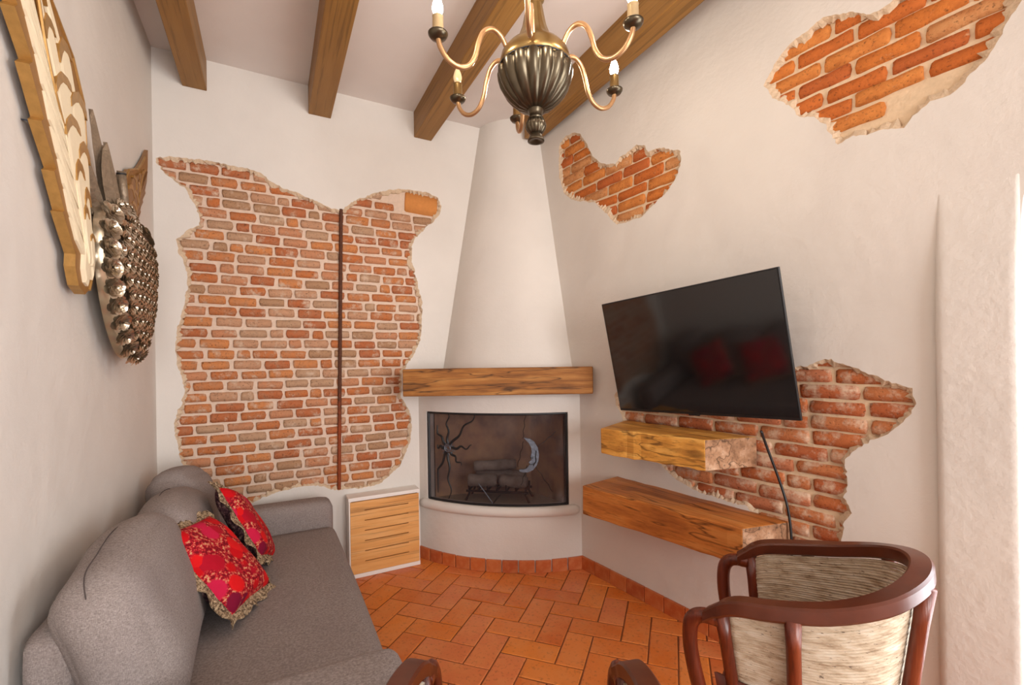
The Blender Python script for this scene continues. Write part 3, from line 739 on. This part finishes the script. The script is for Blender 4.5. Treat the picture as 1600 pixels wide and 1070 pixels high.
# ------------------------------------------------------------------ sofa
sofa = ob('sofa', None, None, None, (-.13, 2.1, 0)); tag(sofa, 'grey woven fabric sofa along the left wall', 'sofa'); SOF = Vector((-.13, 2.1, 0))
def part(name, c, size, r, bulge=(0,0,0), rot=None, n=10, parent=None, fn=None, mat='fabric'):
    V, F = rbox(*size, r, bulge, n)
    Mx = Matrix.Translation(Vector(c)-SOF)
    if rot: Mx = Mx @ Matrix.Rotation(rot[2], 4, 'Z') @ Matrix.Rotation(rot[1], 4, 'Y') @ Matrix.Rotation(rot[0], 4, 'X')
    if fn: V = [fn(v) for v in V]
    V = [Mx @ v for v in V]
    return ob(name, mesh(name, V, F, True), M[mat], parent or sofa)
SY0, SY1, SXF = 1.175, 3.08, .325
part('base', ((-.56+SXF)/2+.005, (SY0+SY1)/2, .185), (SXF+.53, SY1-SY0-.02, .25), .03)
for y in (SY0+.08, SY1-.1):
    for x in (-.47, SXF-.1): MB().tube([(x+.13, y-2.1, 0), (x+.13, y-2.1, .08)], .02, 10).build('foot', M['black'], sofa)
part('seat_cushion', ((-.30+SXF)/2, (SY0+SY1)/2, .365), (SXF+.30, SY1-SY0-.36, .155), .045, (.008, 0, .012), None, 16)
part('arm', (-.105, SY1-.09, .33), (.85, .185, .50), .055, (0, .004, .004), None, 12)
part('arm', (-.105, SY0+.09, .33), (.85, .185, .50), .055, (0, .004, .004), None, 12)
part('back_frame', (-.500, (1.53+SY1)/2, .39), (.115, SY1-1.53, .67), .045)
part('back_rail', (-.500, 1.36, .33), (.115, .36, .50), .045)
def sag(k):
    def f(v):
        v = v.copy(); v.z += .012*math.sin(v.y*9+k); v.x += .010*noise.noise(Vector((v.y*6, v.z*6, k))); return v
    return f
bc = [part('back_cushion', (-.362, 1.800, .640), (.205, .62, .45), .085, (.018, .018, .02), (0, -.30, 0), 14, None, sag(1)),
      part('back_cushion', (-.350, 2.400, .622), (.215, .54, .42), .085, (.02, .02, .02), (0, -.30, .02), 14, None, sag(2)),
      part('back_cushion', (-.395, 2.835, .640), (.205, .34, .43), .08, (.02, .02, .03), (0, -.12, -.18), 14, None, sag(3))]
def seam(cush, prof, rot, c, size):
    Mx = Matrix.Translation(Vector(c)-SOF) @ Matrix.Rotation(rot[2], 4, 'Z') @ Matrix.Rotation(rot[1], 4, 'Y')
    MB().tube([Mx @ p for p in spline(prof, 6)], .0016, 5).build('seam', M['seam'], cush, True)
for cu, c_, sz_, rt_ in ((bc[0], (-.362, 1.800, .640), (.205, .62, .45), (0, -.30, 0)), (bc[1], (-.350, 2.400, .622), (.215, .54, .42), (0, -.30, .02))):
    zt_ = sz_[2]/2; hy_ = sz_[1]/2
    seam(cu, [(-.005, -hy_-.012, .02), (.0, -hy_-.002, zt_*.62), (.0, -hy_+.05, zt_*.98), (.005, -hy_*.5, zt_+.018), (.005, 0, zt_+.032), (.005, hy_*.5, zt_+.018), (0, hy_-.05, zt_*.98)], rt_, c_, sz_)

# pillows
def pillow(name, Acn, Bcn, Ccn, Dcn, thick, label, seed):
    Acn, Bcn, Ccn, Dcn = map(Vector, (Acn, Bcn, Ccn, Dcn)); ctr = (Acn+Bcn+Ccn+Dcn)/4
    up = ((Bcn+Ccn)-(Acn+Dcn)).normalized(); rt = ((Ccn+Dcn)-(Acn+Bcn)); rt = (rt-up*rt.dot(up)).normalized(); nr = rt.cross(up)
    nr = -nr if nr.x < 0 else nr
    hu = ((Bcn+Ccn)-(Acn+Dcn)).length/4; hr = ((Ccn+Dcn)-(Acn+Bcn)).length/4
    root = ob(name, None); mw = Matrix((rt, up, nr)).transposed().to_4x4(); mw.translation = ctr; root.matrix_world = mw
    tag(root, label, 'pillow', 'red embroidered pillows on the sofa')
    N = 18
    def sheet(sgn):
        V = []; F = []
        for j in range(N+1):
            for i in range(N+1):
                u = i/N*2-1; v = j/N*2-1
                pin = 1 - .07*(1-abs(u)**2)*abs(v)**3; pin2 = 1 - .07*(1-abs(v)**2)*abs(u)**3
                zt = thick*((1-u**4)*(1-v**4))**.55*sgn*(1+.15*noise.noise(Vector((u*2, v*2, seed)))) 
                V.append((u*hr*pin2, v*hu*pin, zt))
        for j in range(N):
            for i in range(N): a = j*(N+1)+i; q = (a, a+1, a+N+2, a+N+1); F.append(q if sgn > 0 else q[::-1])
        return V, F
    V, F = sheet(1); ob('embroidered_face', mesh('embroidered_face', V, F, True), M['embroidery'], root)
    V, F = sheet(-1); ob('back_face', mesh('back_face', V, F, True), M['brocade'], root)
    V = []; F = []; K = 96
    for k in range(K):
        s = k/K*4; e = int(s); f = s-e; f2 = f*2-1
        u, v = ((f2, -1), (1, f2), (-f2, 1), (-1, -f2))[e]
        px, py = u*hr*(1-.07*(1-abs(v)**2)*abs(u)**3), v*hu*(1-.07*(1-abs(u)**2)*abs(v)**3)
        fl = .036*(1+.25*math.sin(k*1.7)); ln = math.hypot(u, v)
        wv = .010*math.sin(k*1.05+seed)
        V += [(px*.965, py*.965, .006), (px+u/ln*fl, py+v/ln*fl, wv), (px+u/ln*fl, py+v/ln*fl, wv-.004), (px*.965, py*.965, -.006)]
    for k in range(K):
        a = k*4; b = ((k+1) % K)*4
        for q in range(4): F.append((a+q, b+q, b+(q+1) % 4, a+(q+1) % 4))
    ob('lace_border', mesh('lace_border', V, F), M['lace'], root)
    return root
pillow('throw_pillow', (-.100, 1.87, .485), (-.345, 1.98, .755), (-.265, 2.33, .80), (-.045, 2.18, .485), .060, 'red embroidered pillow with lace border, front of the two', 3)
pillow('throw_pillow', (-.015, 2.27, .485), (-.185, 2.42, .775), (-.215, 2.76, .80), (-.035, 2.60, .485), .055, 'red embroidered pillow partly hidden behind the other red pillow', 5)

# ------------------------------------------------------------------ winged heart on the left wall
def wing(name, mapf, label, mats, x_back, x_front):
    root = ob(name, None, None, None, (x_back, *mapf(1.85, 1.9))[:2] + (mapf(1.85, 1.9)[1],)); O = Vector(root.location)
    tag(root, label, 'wing carving', 'carved wings on the left wall')
    def Wp(y, z, x): a, b = mapf(y, z); return Vector((x, a, b)) - O
    def slab(nm, poly, xa, xb, mat, par, dome=0.0, cap=None):
        n = len(poly); cy = sum(p[0] for p in poly)/n; cz = sum(p[1] for p in poly)/n
        V = [Wp(y, z, xa) for y, z in poly] + [Wp(y, z, xb) for y, z in poly]
        F = [(i, (i+1) % n, n+(i+1) % n, n+i) for i in range(n)]
        if dome:
            V += [Wp(cy+(y-cy)*.7, cz+(z-cz)*.8, xb+dome) for y, z in poly]; F += [(n+i, n+(i+1) % n, 2*n+(i+1) % n, 2*n+i) for i in range(n)] + [tuple(range(2*n, 3*n))]
        else: F.append(tuple(range(n, 2*n)))
        o = ob(nm, mesh(nm, V, F), mat, par)
        if cap: o.data.materials.append(cap); o.data.polygons[len(F)-1].material_index = 1
        return o
    left = [(1.345, 2.72), (1.36, 2.58), (1.39, 2.46), (1.45, 2.36), (1.435, 2.345), (1.524, 2.264), (1.51, 2.25), (1.601, 2.172), (1.58, 2.154), (1.662, 2.055), (1.645, 2.041), (1.739, 1.95), (1.722, 1.938), (1.791, 1.848), (1.778, 1.84), (1.873, 1.739), (1.868, 1.70), (1.895, 1.645), (1.95, 1.625)]
    right = [(1.985, 1.645), (2.022, 1.709), (2.02, 1.826), (1.961, 1.886), (1.966, 2.005), (1.972, 2.124), (1.958, 2.25), (1.87, 2.345), (1.745, 2.40), (1.65, 2.44), (1.55, 2.52), (1.44, 2.62)]
    slab('wing_board', left + right, x_back, x_front, mats[0], root, 0.0, M['groove'])
    rib = [(1.50, 2.50), (1.60, 2.38), (1.652, 2.26), (1.705, 2.172), (1.751, 2.114), (1.81, 2.04), (1.87, 1.95), (1.912, 1.84), (1.945, 1.73)]
    rs_ = spline([(y, z, 0) for y, z in rib], 5)
    def rp(t): i = min(len(rs_)-2, int(t*(len(rs_)-1))); f = t*(len(rs_)-1)-i; return rs_[i].lerp(rs_[i+1], f)
    le = spline([(1.40, 2.54, 0), (1.48, 2.37, 0), (1.553, 2.268, 0), (1.624, 2.172, 0), (1.685, 2.06, 0), (1.755, 1.955, 0), (1.812, 1.85, 0), (1.888, 1.745, 0), (1.93, 1.67, 0)], 5)
    def lp(t): i = max(0, min(len(le)-2, int(t*(len(le)-1)))); f = t*(len(le)-1)-i; return le[i].lerp(le[i+1], f)
    NF = 10
    for k in range(NF):
        t = k/NF*.84; b0, b1 = rp(min(1, t+.27)), rp(min(1, t+.27+.084)); a0, a1 = lp(t), lp(min(1, t+.084))
        gap = .10
        q = lambda p, r_, f: p.lerp(r_, f)
        poly = [q(a0, a1, gap), q(a0, a1, 1-gap), q(q(a1, b1, .5), q(a0, b0, .5), gap), q(b1, b0, gap), q(b0, b1, gap), q(q(a0, b0, .5), q(a1, b1, .5), gap), ]
        poly = [(p.x, p.y) for p in poly]
        slab('feather', poly, x_front-.002, x_front+.006, mats[1], root, .003)
    rr_ = spline([(1.52, 2.545, 0), (1.64, 2.43, 0), (1.75, 2.385, 0), (1.865, 2.33, 0), (1.945, 2.245, 0), (1.958, 2.12, 0), (1.952, 2.0, 0), (1.955, 1.90, 0), (1.99, 1.80, 0), (2.0, 1.72, 0)], 5)
    def rq(t): i = max(0, min(len(rr_)-2, int(t*(len(rr_)-1)))); f = t*(len(rr_)-1)-i; return rr_[i].lerp(rr_[i+1], f)
    for col_ in (0, 1):
        for k in range(6):
            t = .05 + k*.15 + col_*.07
            c0_ = rp(min(.97, t)).lerp(rq(min(.98, t)), .30 if col_ == 0 else .72); c1_ = rp(min(1, t+.27)).lerp(rq(min(1, t+.27)), .22 if col_ == 0 else .62)
            wd = max(.014, (rp(min(.97, t))-rq(min(.98, t))).length*.25)
            d = (c1_-c0_).normalized(); s_ = Vector((-d.y, d.x, 0)); L_ = (c1_-c0_).length
            prof = [(0, 0), (.05, .6), (.13, .9), (.3, 1), (.65, .92), (1, .45)]
            poly = [c0_ + d*L_*a + s_*wd*b for a, b in prof] + [c0_ + d*L_*a - s_*wd*b for a, b in prof[:0:-1]]
            fe = slab('feather', [(p.x, p.y) for p in poly], x_front-.002, x_front+.004+.0018*k+.001*col_, mats[1], root, .003)
            tip = [c0_ + d*L_*a + s_*wd*b*1.12 for a, b in ((-.04, 0), (.03, .65), (.12, .95), (.22, .98), (.13, .45), (.09, 0))] + [c0_ + d*L_*a - s_*wd*b*1.12 for a, b in ((.13, .45), (.22, .98), (.12, .95), (.03, .65))]
            slab('gilt_tip', [(p.x, p.y) for p in tip], x_front, x_front+.0085+.0018*k+.001*col_, mats[2], fe)
    for poly in ([(1.925, 1.80), (1.962, 1.80), (1.970, 1.69), (1.952, 1.652), (1.925, 1.66), (1.908, 1.70)], [(1.985, 1.86), (2.008, 1.82), (2.014, 1.73), (1.996, 1.68), (1.978, 1.72), (1.974, 1.79)]):
        slab('feather', poly, x_front-.002, x_front+.007, mats[1], root, .004)
    # loose gold edging along the board and the rib
    MB().tube([Wp(p.x, p.y, x_front+.006) for p in rs_], .005, 6).build('rib', mats[2], root)
    MB().tube([Wp(p[0], p[1], x_front) for p in right], .0055, 6).build('edge_bead', mats[2], root)
    return root
wing('carved_wing', lambda y, z: (y, z), 'large gold and cream carved wing nearest the viewer', (M['gilt'], M['cream'], M['gilt']), XL+.02, -.528)
def farmap(y, z): return (2.50 + (2.03-y)*.72, 1.80 + (z-1.62)*.66)
wing('carved_wing', farmap, 'smaller bronze-brown carved wing behind the silver heart', (M['dullgilt'], M['dullgilt'], M['gilt']), XL+.006, -.553)
nail = MB().lathe([(.001, 0), (.006, 0), (.006, .004), (.002, .005), (.002, .028), (.001, .028)], 10).build('wall_screw', M['silver'], None, True, (XL+.028, 1.668, 2.046), (0, -math.pi/2, 0))
tag(nail, 'small metal screw holding the gold wing', 'screw')

heart = ob('heart_sculpture', None, None, None, (XL+.03, 2.40, 1.70)); HO = Vector(heart.location); tag(heart, 'silver heart wall sculpture covered in metal roses with flames on top', 'sculpture')
hl = [(2.40, 1.955), (2.36, 1.985), (2.29, 2.005), (2.20, 1.995), (2.11, 1.965), (2.065, 1.915), (2.05, 1.85), (2.06, 1.76), (2.09, 1.67), (2.14, 1.58), (2.21, 1.50), (2.29, 1.445), (2.38, 1.425),
      (2.46, 1.445), (2.54, 1.51), (2.61, 1.60), (2.66, 1.69), (2.685, 1.78), (2.68, 1.86), (2.65, 1.925), (2.59, 1.97), (2.52, 1.985), (2.45, 1.975)]
n = len(hl); hs = [Vector(p).to_2d() for p in spline([(y, z, 0) for y, z in hl + hl[:1]], 4)[:-1]]; n = len(hs); V = [Vector((XL+.041, p.x, p.y))-HO for p in hs] + [Vector((-.503, p.x, p.y))-HO for p in hs]
ob('metal_band', mesh('metal_band', V, [tuple(range(n))] + [(i, (i+1) % n, n+(i+1) % n, n+i) for i in range(n)][::-1], True), M['tinband'], heart); n = len(hl)
hc = (2.375, 1.73)
def dome(y, z):
    a = math.atan2(z-hc[1], y-hc[0]); d = math.hypot(y-hc[0], z-hc[1]); R_ = 1e9
    for i in range(n):
        p, q = hl[i], hl[(i+1) % n]
        dx, dz = math.cos(a), math.sin(a); ex, ez = q[0]-p[0], q[1]-p[1]; det = dx*-ez + ex*dz
        if abs(det) < 1e-9: continue
        t_ = ((p[0]-hc[0])*-ez + ex*(p[1]-hc[1]))/det; u_ = (dx*(p[1]-hc[1]) - dz*(p[0]-hc[0]))/det
        if t_ > 0 and -1e-6 <= u_ <= 1+1e-6: R_ = min(R_, t_)
    k = min(1, d/R_); return -.503 + .040*math.sqrt(max(0, 1-k*k)), k
V = []; F = []
for j in range(8):
    f = j/7
    for (y, z) in hl:
        yy, zz = hc[0]+(y-hc[0])*max(f, .001), hc[1]+(z-hc[1])*max(f, .001); V.append(Vector((-.506+.034*math.sqrt(max(0, 1-f*f)), yy, zz))-HO)
for j in range(7):
    for i in range(n): F.append((j*n+i, j*n+(i+1) % n, (j+1)*n+(i+1) % n, (j+1)*n+i))
ob('domed_base', mesh('domed_base', V, F, True), M['flame'], heart)
# one rose mesh, x outward
V = []; F = []
rr0 = random.Random(5)
for ring, (npet, ri, ro, xi, xo, tw_) in enumerate(((6, .008, .031, .000, .007, 0), (5, .006, .024, .005, .014, .6), (5, .004, .016, .009, .019, .2), (3, .001, .008, .013, .022, .9))):
    for k in range(npet):
        a0 = 2*math.pi*k/npet + tw_; da = math.pi/npet*1.22; b = len(V)
        for (rad, an, x) in ((ri, -.6, xi), (ri, .6, xi), (ro*.75, -1, xo*.85), (ro*.8, 0, xo*.7), (ro*.75, 1, xo*.85), (ro*.97, -.55, xo), (ro*1.05, 0, xo*1.0), (ro*.97, .55, xo)):
            aa = a0 + an*da + rr0.uniform(-.05, .05); V.append((x+rr0.uniform(-.001, .001), rad*math.cos(aa), rad*math.sin(aa)))
        F += [(b, b+1, b+3), (b, b+3, b+2), (b+1, b+4, b+3), (b+2, b+3, b+6, b+5), (b+3, b+4, b+7, b+6)]
rose_me = mesh('rose', V, F, True); rose_me.materials.append(M['roses'])
row = 0; zz = 1.48; r = random.Random(3); nr_ = 0
def put_rose(yy, zz, sc_, tilt=1.0):
    global nr_
    x, k = dome(yy, zz)
    o = bpy.data.objects.new('rose', rose_me); C.objects.link(o); o.parent = heart
    od = Vector((0, yy-hc[0], zz-hc[1])).normalized(); nv = (Vector((1, 0, 0)) + od*tilt*k*k).normalized()
    o.location = Vector((x+.005, yy, zz))-HO
    o.rotation_mode = 'QUATERNION'; o.rotation_quaternion = Vector((1, 0, 0)).rotation_difference(nv) @ Matrix.Rotation(r.uniform(0, 6.28), 3, 'X').to_quaternion()
    o.scale = (sc_*.95, sc_, sc_); nr_ += 1
per = sum((Vector(hl[i])-Vector(hl[(i+1) % n])).length for i in range(n)); acc = 0; nx_ = 0
for i in range(n):
    a_, b_ = Vector(hl[i]), Vector(hl[(i+1) % n]); L_ = (b_-a_).length
    while nx_ < acc+L_:
        p = a_.lerp(b_, (nx_-acc)/L_); q = p.lerp(Vector(hc), .012); put_rose(q.x, q.y, r.uniform(1.22, 1.34), .75); nx_ += per/28
    acc += L_
while zz < 2.0:
    yy = 2.02 + (row % 2)*.0265
    while yy < 2.72:
        if pip(yy, zz, hl):
            if dome(yy, zz)[1] < .86: put_rose(yy+r.uniform(-.005, .005), zz+r.uniform(-.005, .005), r.uniform(1.02, 1.2), .4)
        yy += .053
    zz += .047; row += 1
for k, (yb_, yt, zt, W0, x0) in enumerate(((2.19, 2.04, 2.27, .052, -.525), (2.25, 2.13, 2.20, .048, -.510), (2.14, 2.01, 2.11, .042, -.535), (2.32, 2.235, 2.13, .045, -.500),
                                           (2.10, 1.995, 2.03, .036, -.535), (2.17, 2.085, 2.17, .045, -.505), (2.38, 2.33, 2.10, .04, -.51))):
    V = []; F = []; K = 14
    for i in range(K+1):
        u = i/K; cy = yb_*(1-u) + yt*u + .030*math.sin(u*math.pi*1.3+k*.4)*u*(1-u)*2; cz = 1.92*(1-u) + zt*u
        hwid = W0*(math.sin(math.pi*(.18+.82*u))**.8 if u < 1 else 0) + .0006
        hwid *= 1 + .10*(1 if i % 3 == 0 else -.4)*(1-u)
        V += [Vector((x0-.006, cy-hwid, cz))-HO, Vector((x0+.024*(1-u)**.7, cy-.2*hwid, cz))-HO, Vector((x0+.006*(1-u), cy+.25*hwid, cz))-HO, Vector((x0+.016*(1-u)**.7, cy+.6*hwid, cz))-HO, Vector((x0-.004, cy+hwid, cz))-HO, Vector((x0-.012, cy, cz))-HO]
    for i in range(K):
        for q in range(6): F.append((i*6+q, i*6+(q+1) % 6, i*6+6+(q+1) % 6, i*6+6+q))
    ob('flame', mesh('flame', V, F), M['flame'], heart)
po = ob('short_post', None, None, heart); 
MB().tube([Vector((-.485, 2.25, 1.97))-HO, Vector((-.49, 2.21, 2.13))-HO], .014, 10).build('post_shaft', M['flame'], po, True)
MB().tube([Vector((-.4896, 2.213, 2.118))-HO, Vector((-.49, 2.2115, 2.124))-HO], .0155, 10).build('post_band', M['black'], po, True)

# ------------------------------------------------------------------ chandelier
cx_, cy_ = .818, 1.343
ch = ob('chandelier', None, None, None, (cx_, cy_, 2.14)); tag(ch, 'antique brass six-arm chandelier with candle bulbs hanging from the ceiling', 'chandelier')
zo = 2.14
def Z(l): return [(r_, z_-zo) for r_, z_ in l]
MB().lathe(Z([(.088, 2.462), (.100, 2.455), (.116, 2.435), (.122, 2.41), (.123, 2.385)]), 48).build('dome_cap', M['brass'], ch, True)
MB().lathe(Z([(.125, 2.388), (.1265, 2.382), (.124, 2.36), (.117, 2.335), (.104, 2.31), (.084, 2.285), (.058, 2.262), (.030, 2.25)]), 192, 16, .10).build('fluted_bowl', M['darkbrass'], ch, True)
MB().tube([(.1255*math.cos(a), .1255*math.sin(a), 2.387-zo) for a in [i*math.pi/24 for i in range(48)]], .0028, 6, True).build('bowl_rim', M['black'], ch, True)
MB().lathe(Z([(.028, 2.268), (.030, 2.256), (.024, 2.24), (.021, 2.226), (.027, 2.222)]), 24).build('finial_neck', M['darkbrass'], ch, True)
MB().lathe(Z([(.016, 2.224), (.028, 2.216), (.034, 2.203), (.035, 2.195), (.033, 2.186), (.025, 2.174), (.018, 2.168)]), 64, 16, .10).build('finial_ball', M['darkbrass'], ch, True)
MB().lathe(Z([(.018, 2.170), (.022, 2.163), (.025, 2.154), (.029, 2.147), (.029, 2.144), (.022, 2.144), (.004, 2.151)]), 28).build('finial_cup', M['darkbrass'], ch, True)
MB().lathe(Z([(.092, 2.458), (.075, 2.474), (.055, 2.50), (.042, 2.535), (.034, 2.575), (.029, 2.605), (.027, 2.62), (.034, 2.627), (.037, 2.637), (.033, 2.648), (.022, 2.655), (.016, 2.68), (.02, 2.70), (.012, 2.72), (.008, 2.73)]), 48, 16, .05).build('neck', M['brass'], ch, True)
MB().tube([(0, 0, 2.72-zo), (0, 0, 3.18-zo)], .008, 10).build('down_rod', M['darkbrass'], ch, True)
MB().lathe(Z([(.06, 3.204), (.058, 3.19), (.04, 3.172), (.012, 3.165)]), 28).build('ceiling_rose', M['brass'], ch, True)
front = math.atan2(-cy_, -cx_)
prof = [(.095, 2.400), (.108, 2.435), (.130, 2.468), (.160, 2.480), (.190, 2.462), (.209, 2.420), (.222, 2.372), (.245, 2.336), (.280, 2.324), (.315, 2.338), (.338, 2.368), (.345, 2.395)]
for k, az in enumerate((-3, 60, 120, 193, 240, 300)):
    a = front + math.radians(az); ux, uy = math.cos(a), math.sin(a)
    arm = MB().tube([(r_*ux, r_*uy, z_-zo) for r_, z_, _ in spline([(p[0], p[1], 0) for p in prof], 5)], .0082, 10).build('arm', M['armbrass'], ch, True)
    bx, by = .345*ux, .345*uy
    loc = (bx, by, 2.395-zo)
    MB().lathe([(.006, -.006), (.012, -.004), (.024, 0), (.030, .008), (.031, .013), (.027, .014), (.018, .010), (.004, .012)], 24).build('drip_pan', M['darkbrass'], arm, True, loc)
    MB().lathe([(.0185, .010), (.019, .020), (.0175, .024), (.0165, .062), (.0175, .066), (.014, .068)], 20).build('candle_sleeve', M['sleeve'] if k in (1, 5) else M['brass'], arm, True, loc)
    bl = MB().lathe([(.009, .066), (.0125, .074), (.0165, .086), (.0165, .096), (.013, .110), (.007, .124), (.003, .134), (.0008, .138)], 18).build('bulb', M['bulb_dim'] if k == 4 else M['bulb'], arm, True, loc)

# ------------------------------------------------------------------ barrel chairs
def make_chair():
    root = ob('barrel_chair', None)
    base_u = [(-.262, .285), (-.278, .20), (-.288, .08), (-.275, -.06), (-.225, -.185), (-.125, -.265), (0, -.292)]
    hf = [0, .15, .26, .41, .66, .9, 1]
    U = [(x*.872, y*.852, .6465 + .1756*h**.647) for (x, y), h in zip(base_u, hf)]; U += [(-x, y, z) for x, y, z in U[-2::-1]]
    us = spline(U, 6); N = len(us)
    def at(t): i = min(N-2, int(t*(N-1))); f = t*(N-1)-i; return us[i].lerp(us[i+1], f)
    def taper(p, z):                      # barrel narrows downwards
        k = (p.z-z)/(p.z-.05); f = 1-.36*max(0, k); return Vector((p.x*f, p.y*f + .01*k, z))
    # rail: flat rounded section
    V = []; F = []
    sec = [(-.024, -.018), (-.026, .012), (-.021, .018), (.020, .019), (.026, .013), (.028, -.016), (.022, -.024), (-.018, -.024)]
    for i, p in enumerate(us):
        d = (us[min(N-1, i+1)]-us[max(0, i-1)]).normalized(); sd_ = Vector((d.y, -d.x, 0)).normalized(); up = Vector((0, 0, 1))
        ts_ = 1.0 if 3 < i < N-4 else .85
        for a, b in sec: V.append(p + sd_*a*ts_ + up*b*ts_)
    m_ = len(sec)
    for i in range(N-1):
        for k in range(m_): F.append((i*m_+k, i*m_+(k+1) % m_, (i+1)*m_+(k+1) % m_, (i+1)*m_+k))
    F += [tuple(range(m_)), tuple((N-1)*m_+k for k in range(m_))[::-1]]
    rail = mesh('top_rail', V, F, True); rail.set_sharp_from_angle(angle=math.radians(38)); ob('top_rail', rail, M['rail'], root)
    for s in (-1, 1):
        pts = spline([(s*.229, .205, .640), (s*.2285, .245, .640), (s*.228, .272, .628), (s*.226, .288, .595), (s*.221, .288, .52), (s*.212, .268, .41), (s*.19, .23, .25), (s*.168, .19, .04)], 6)
        MB().tube(pts, .021, 10, False, (.9, 1.05)).build('front_post', M['chairwood'], root, True)
    for t, off in ((.055, 0), (.20, .017), (.44, .017), (.64, .017), (.80, .017), (.945, 0)):
        p = at(t); z1 = p.z-.014; pts = []
        for i in range(9):
            q = taper(p, z1-(z1-.03)*i/8); nrm = Vector((q.x, q.y, 0)).normalized(); pts.append(q + nrm*off)
        MB().tube(pts, [.021]+[.018]*8, 8).build('upright', M['chairwood'], root, True)
    # cane rows, bent round the inside of the uprights
    mb = MB(); rows = 33
    for r_ in range(rows):
        pts = []
        for i in range(45):
            t = .06+.88*i/44; p = at(t); zb_ = .47; zt_ = p.z-.028
            z = zb_ + (zt_-zb_)*(r_+.5)/rows; q = taper(p, z); nrm = Vector((q.x, q.y, 0)).normalized()
            pts.append(q + nrm*(-.008 + .0007*math.sin(r_*2.3)) + Vector((0, 0, .0007*math.sin(r_*1.7+i*.2))))
        mb.tube(pts, .0052, 6)
    o = mb.build('cane_panel', M['cane'], root, True); o['kind'] = 'stuff'; o['label'] = 'curved panel of pale horizontal cane strips'
    # seat, seat ring, base
    ring = [taper(at(i/36), .41) for i in range(37)]
    mb = MB(); poly = [(p.x*.98, p.y*.98) for p in ring]; mb.prism(poly[::-1], .375, .430); o = mb.build('seat', M['leather'], root); bevel(o, .015, 3)
    V = []; F = []
    for p in [at(i/48) for i in range(49)]:
        for z, k in ((.472, 1.03), (.345, 1.03)): q = taper(p, z); V.append(Vector((q.x*k, q.y*k, z)))
        for z, k in ((.345, 1.0), (.472, 1.0)): q = taper(p, z); V.append(Vector((q.x*k, q.y*k, z)))
    for i in range(48):
        for k in range(4): F.append((i*4+k, i*4+(k+1) % 4, i*4+4+(k+1) % 4, i*4+4+k))
    ob('seat_band', mesh('seat_band', V, F, True), M['leather'], root)
    MB().tube([taper(at(i/36), .03) for i in range(37)], .02, 8).build('base_ring', M['chairwood'], root, True)
    f0, f1 = taper(at(0), .40), taper(at(1), .40)
    MB().tube([f0, f1], .018, 8).build('front_rail', M['chairwood'], root, True)
    return root
def copy_tree(o, parent=None):
    c = o.copy(); C.objects.link(c)
    if parent: c.parent = parent
    for x in list(o.children): copy_tree(x, c)
    return c
c1 = make_chair(); c2 = copy_tree(c1)
c1.location = (1.419, .792, 0); c1.rotation_euler = (0, 0, .447)
c2.location = (.405, .745, 0); c2.rotation_euler = (0, 0, math.atan2(.869, .495) - math.pi/2)
tag(c1, 'brown wooden barrel armchair with cane back, by the right wall', 'armchair', 'barrel armchairs')
tag(c2, 'brown wooden barrel armchair at bottom, only its arm ends showing', 'armchair', 'barrel armchairs')
print('COUNTS bricks', nb, n1_, 'tiles', nt, 'roses', nr_)
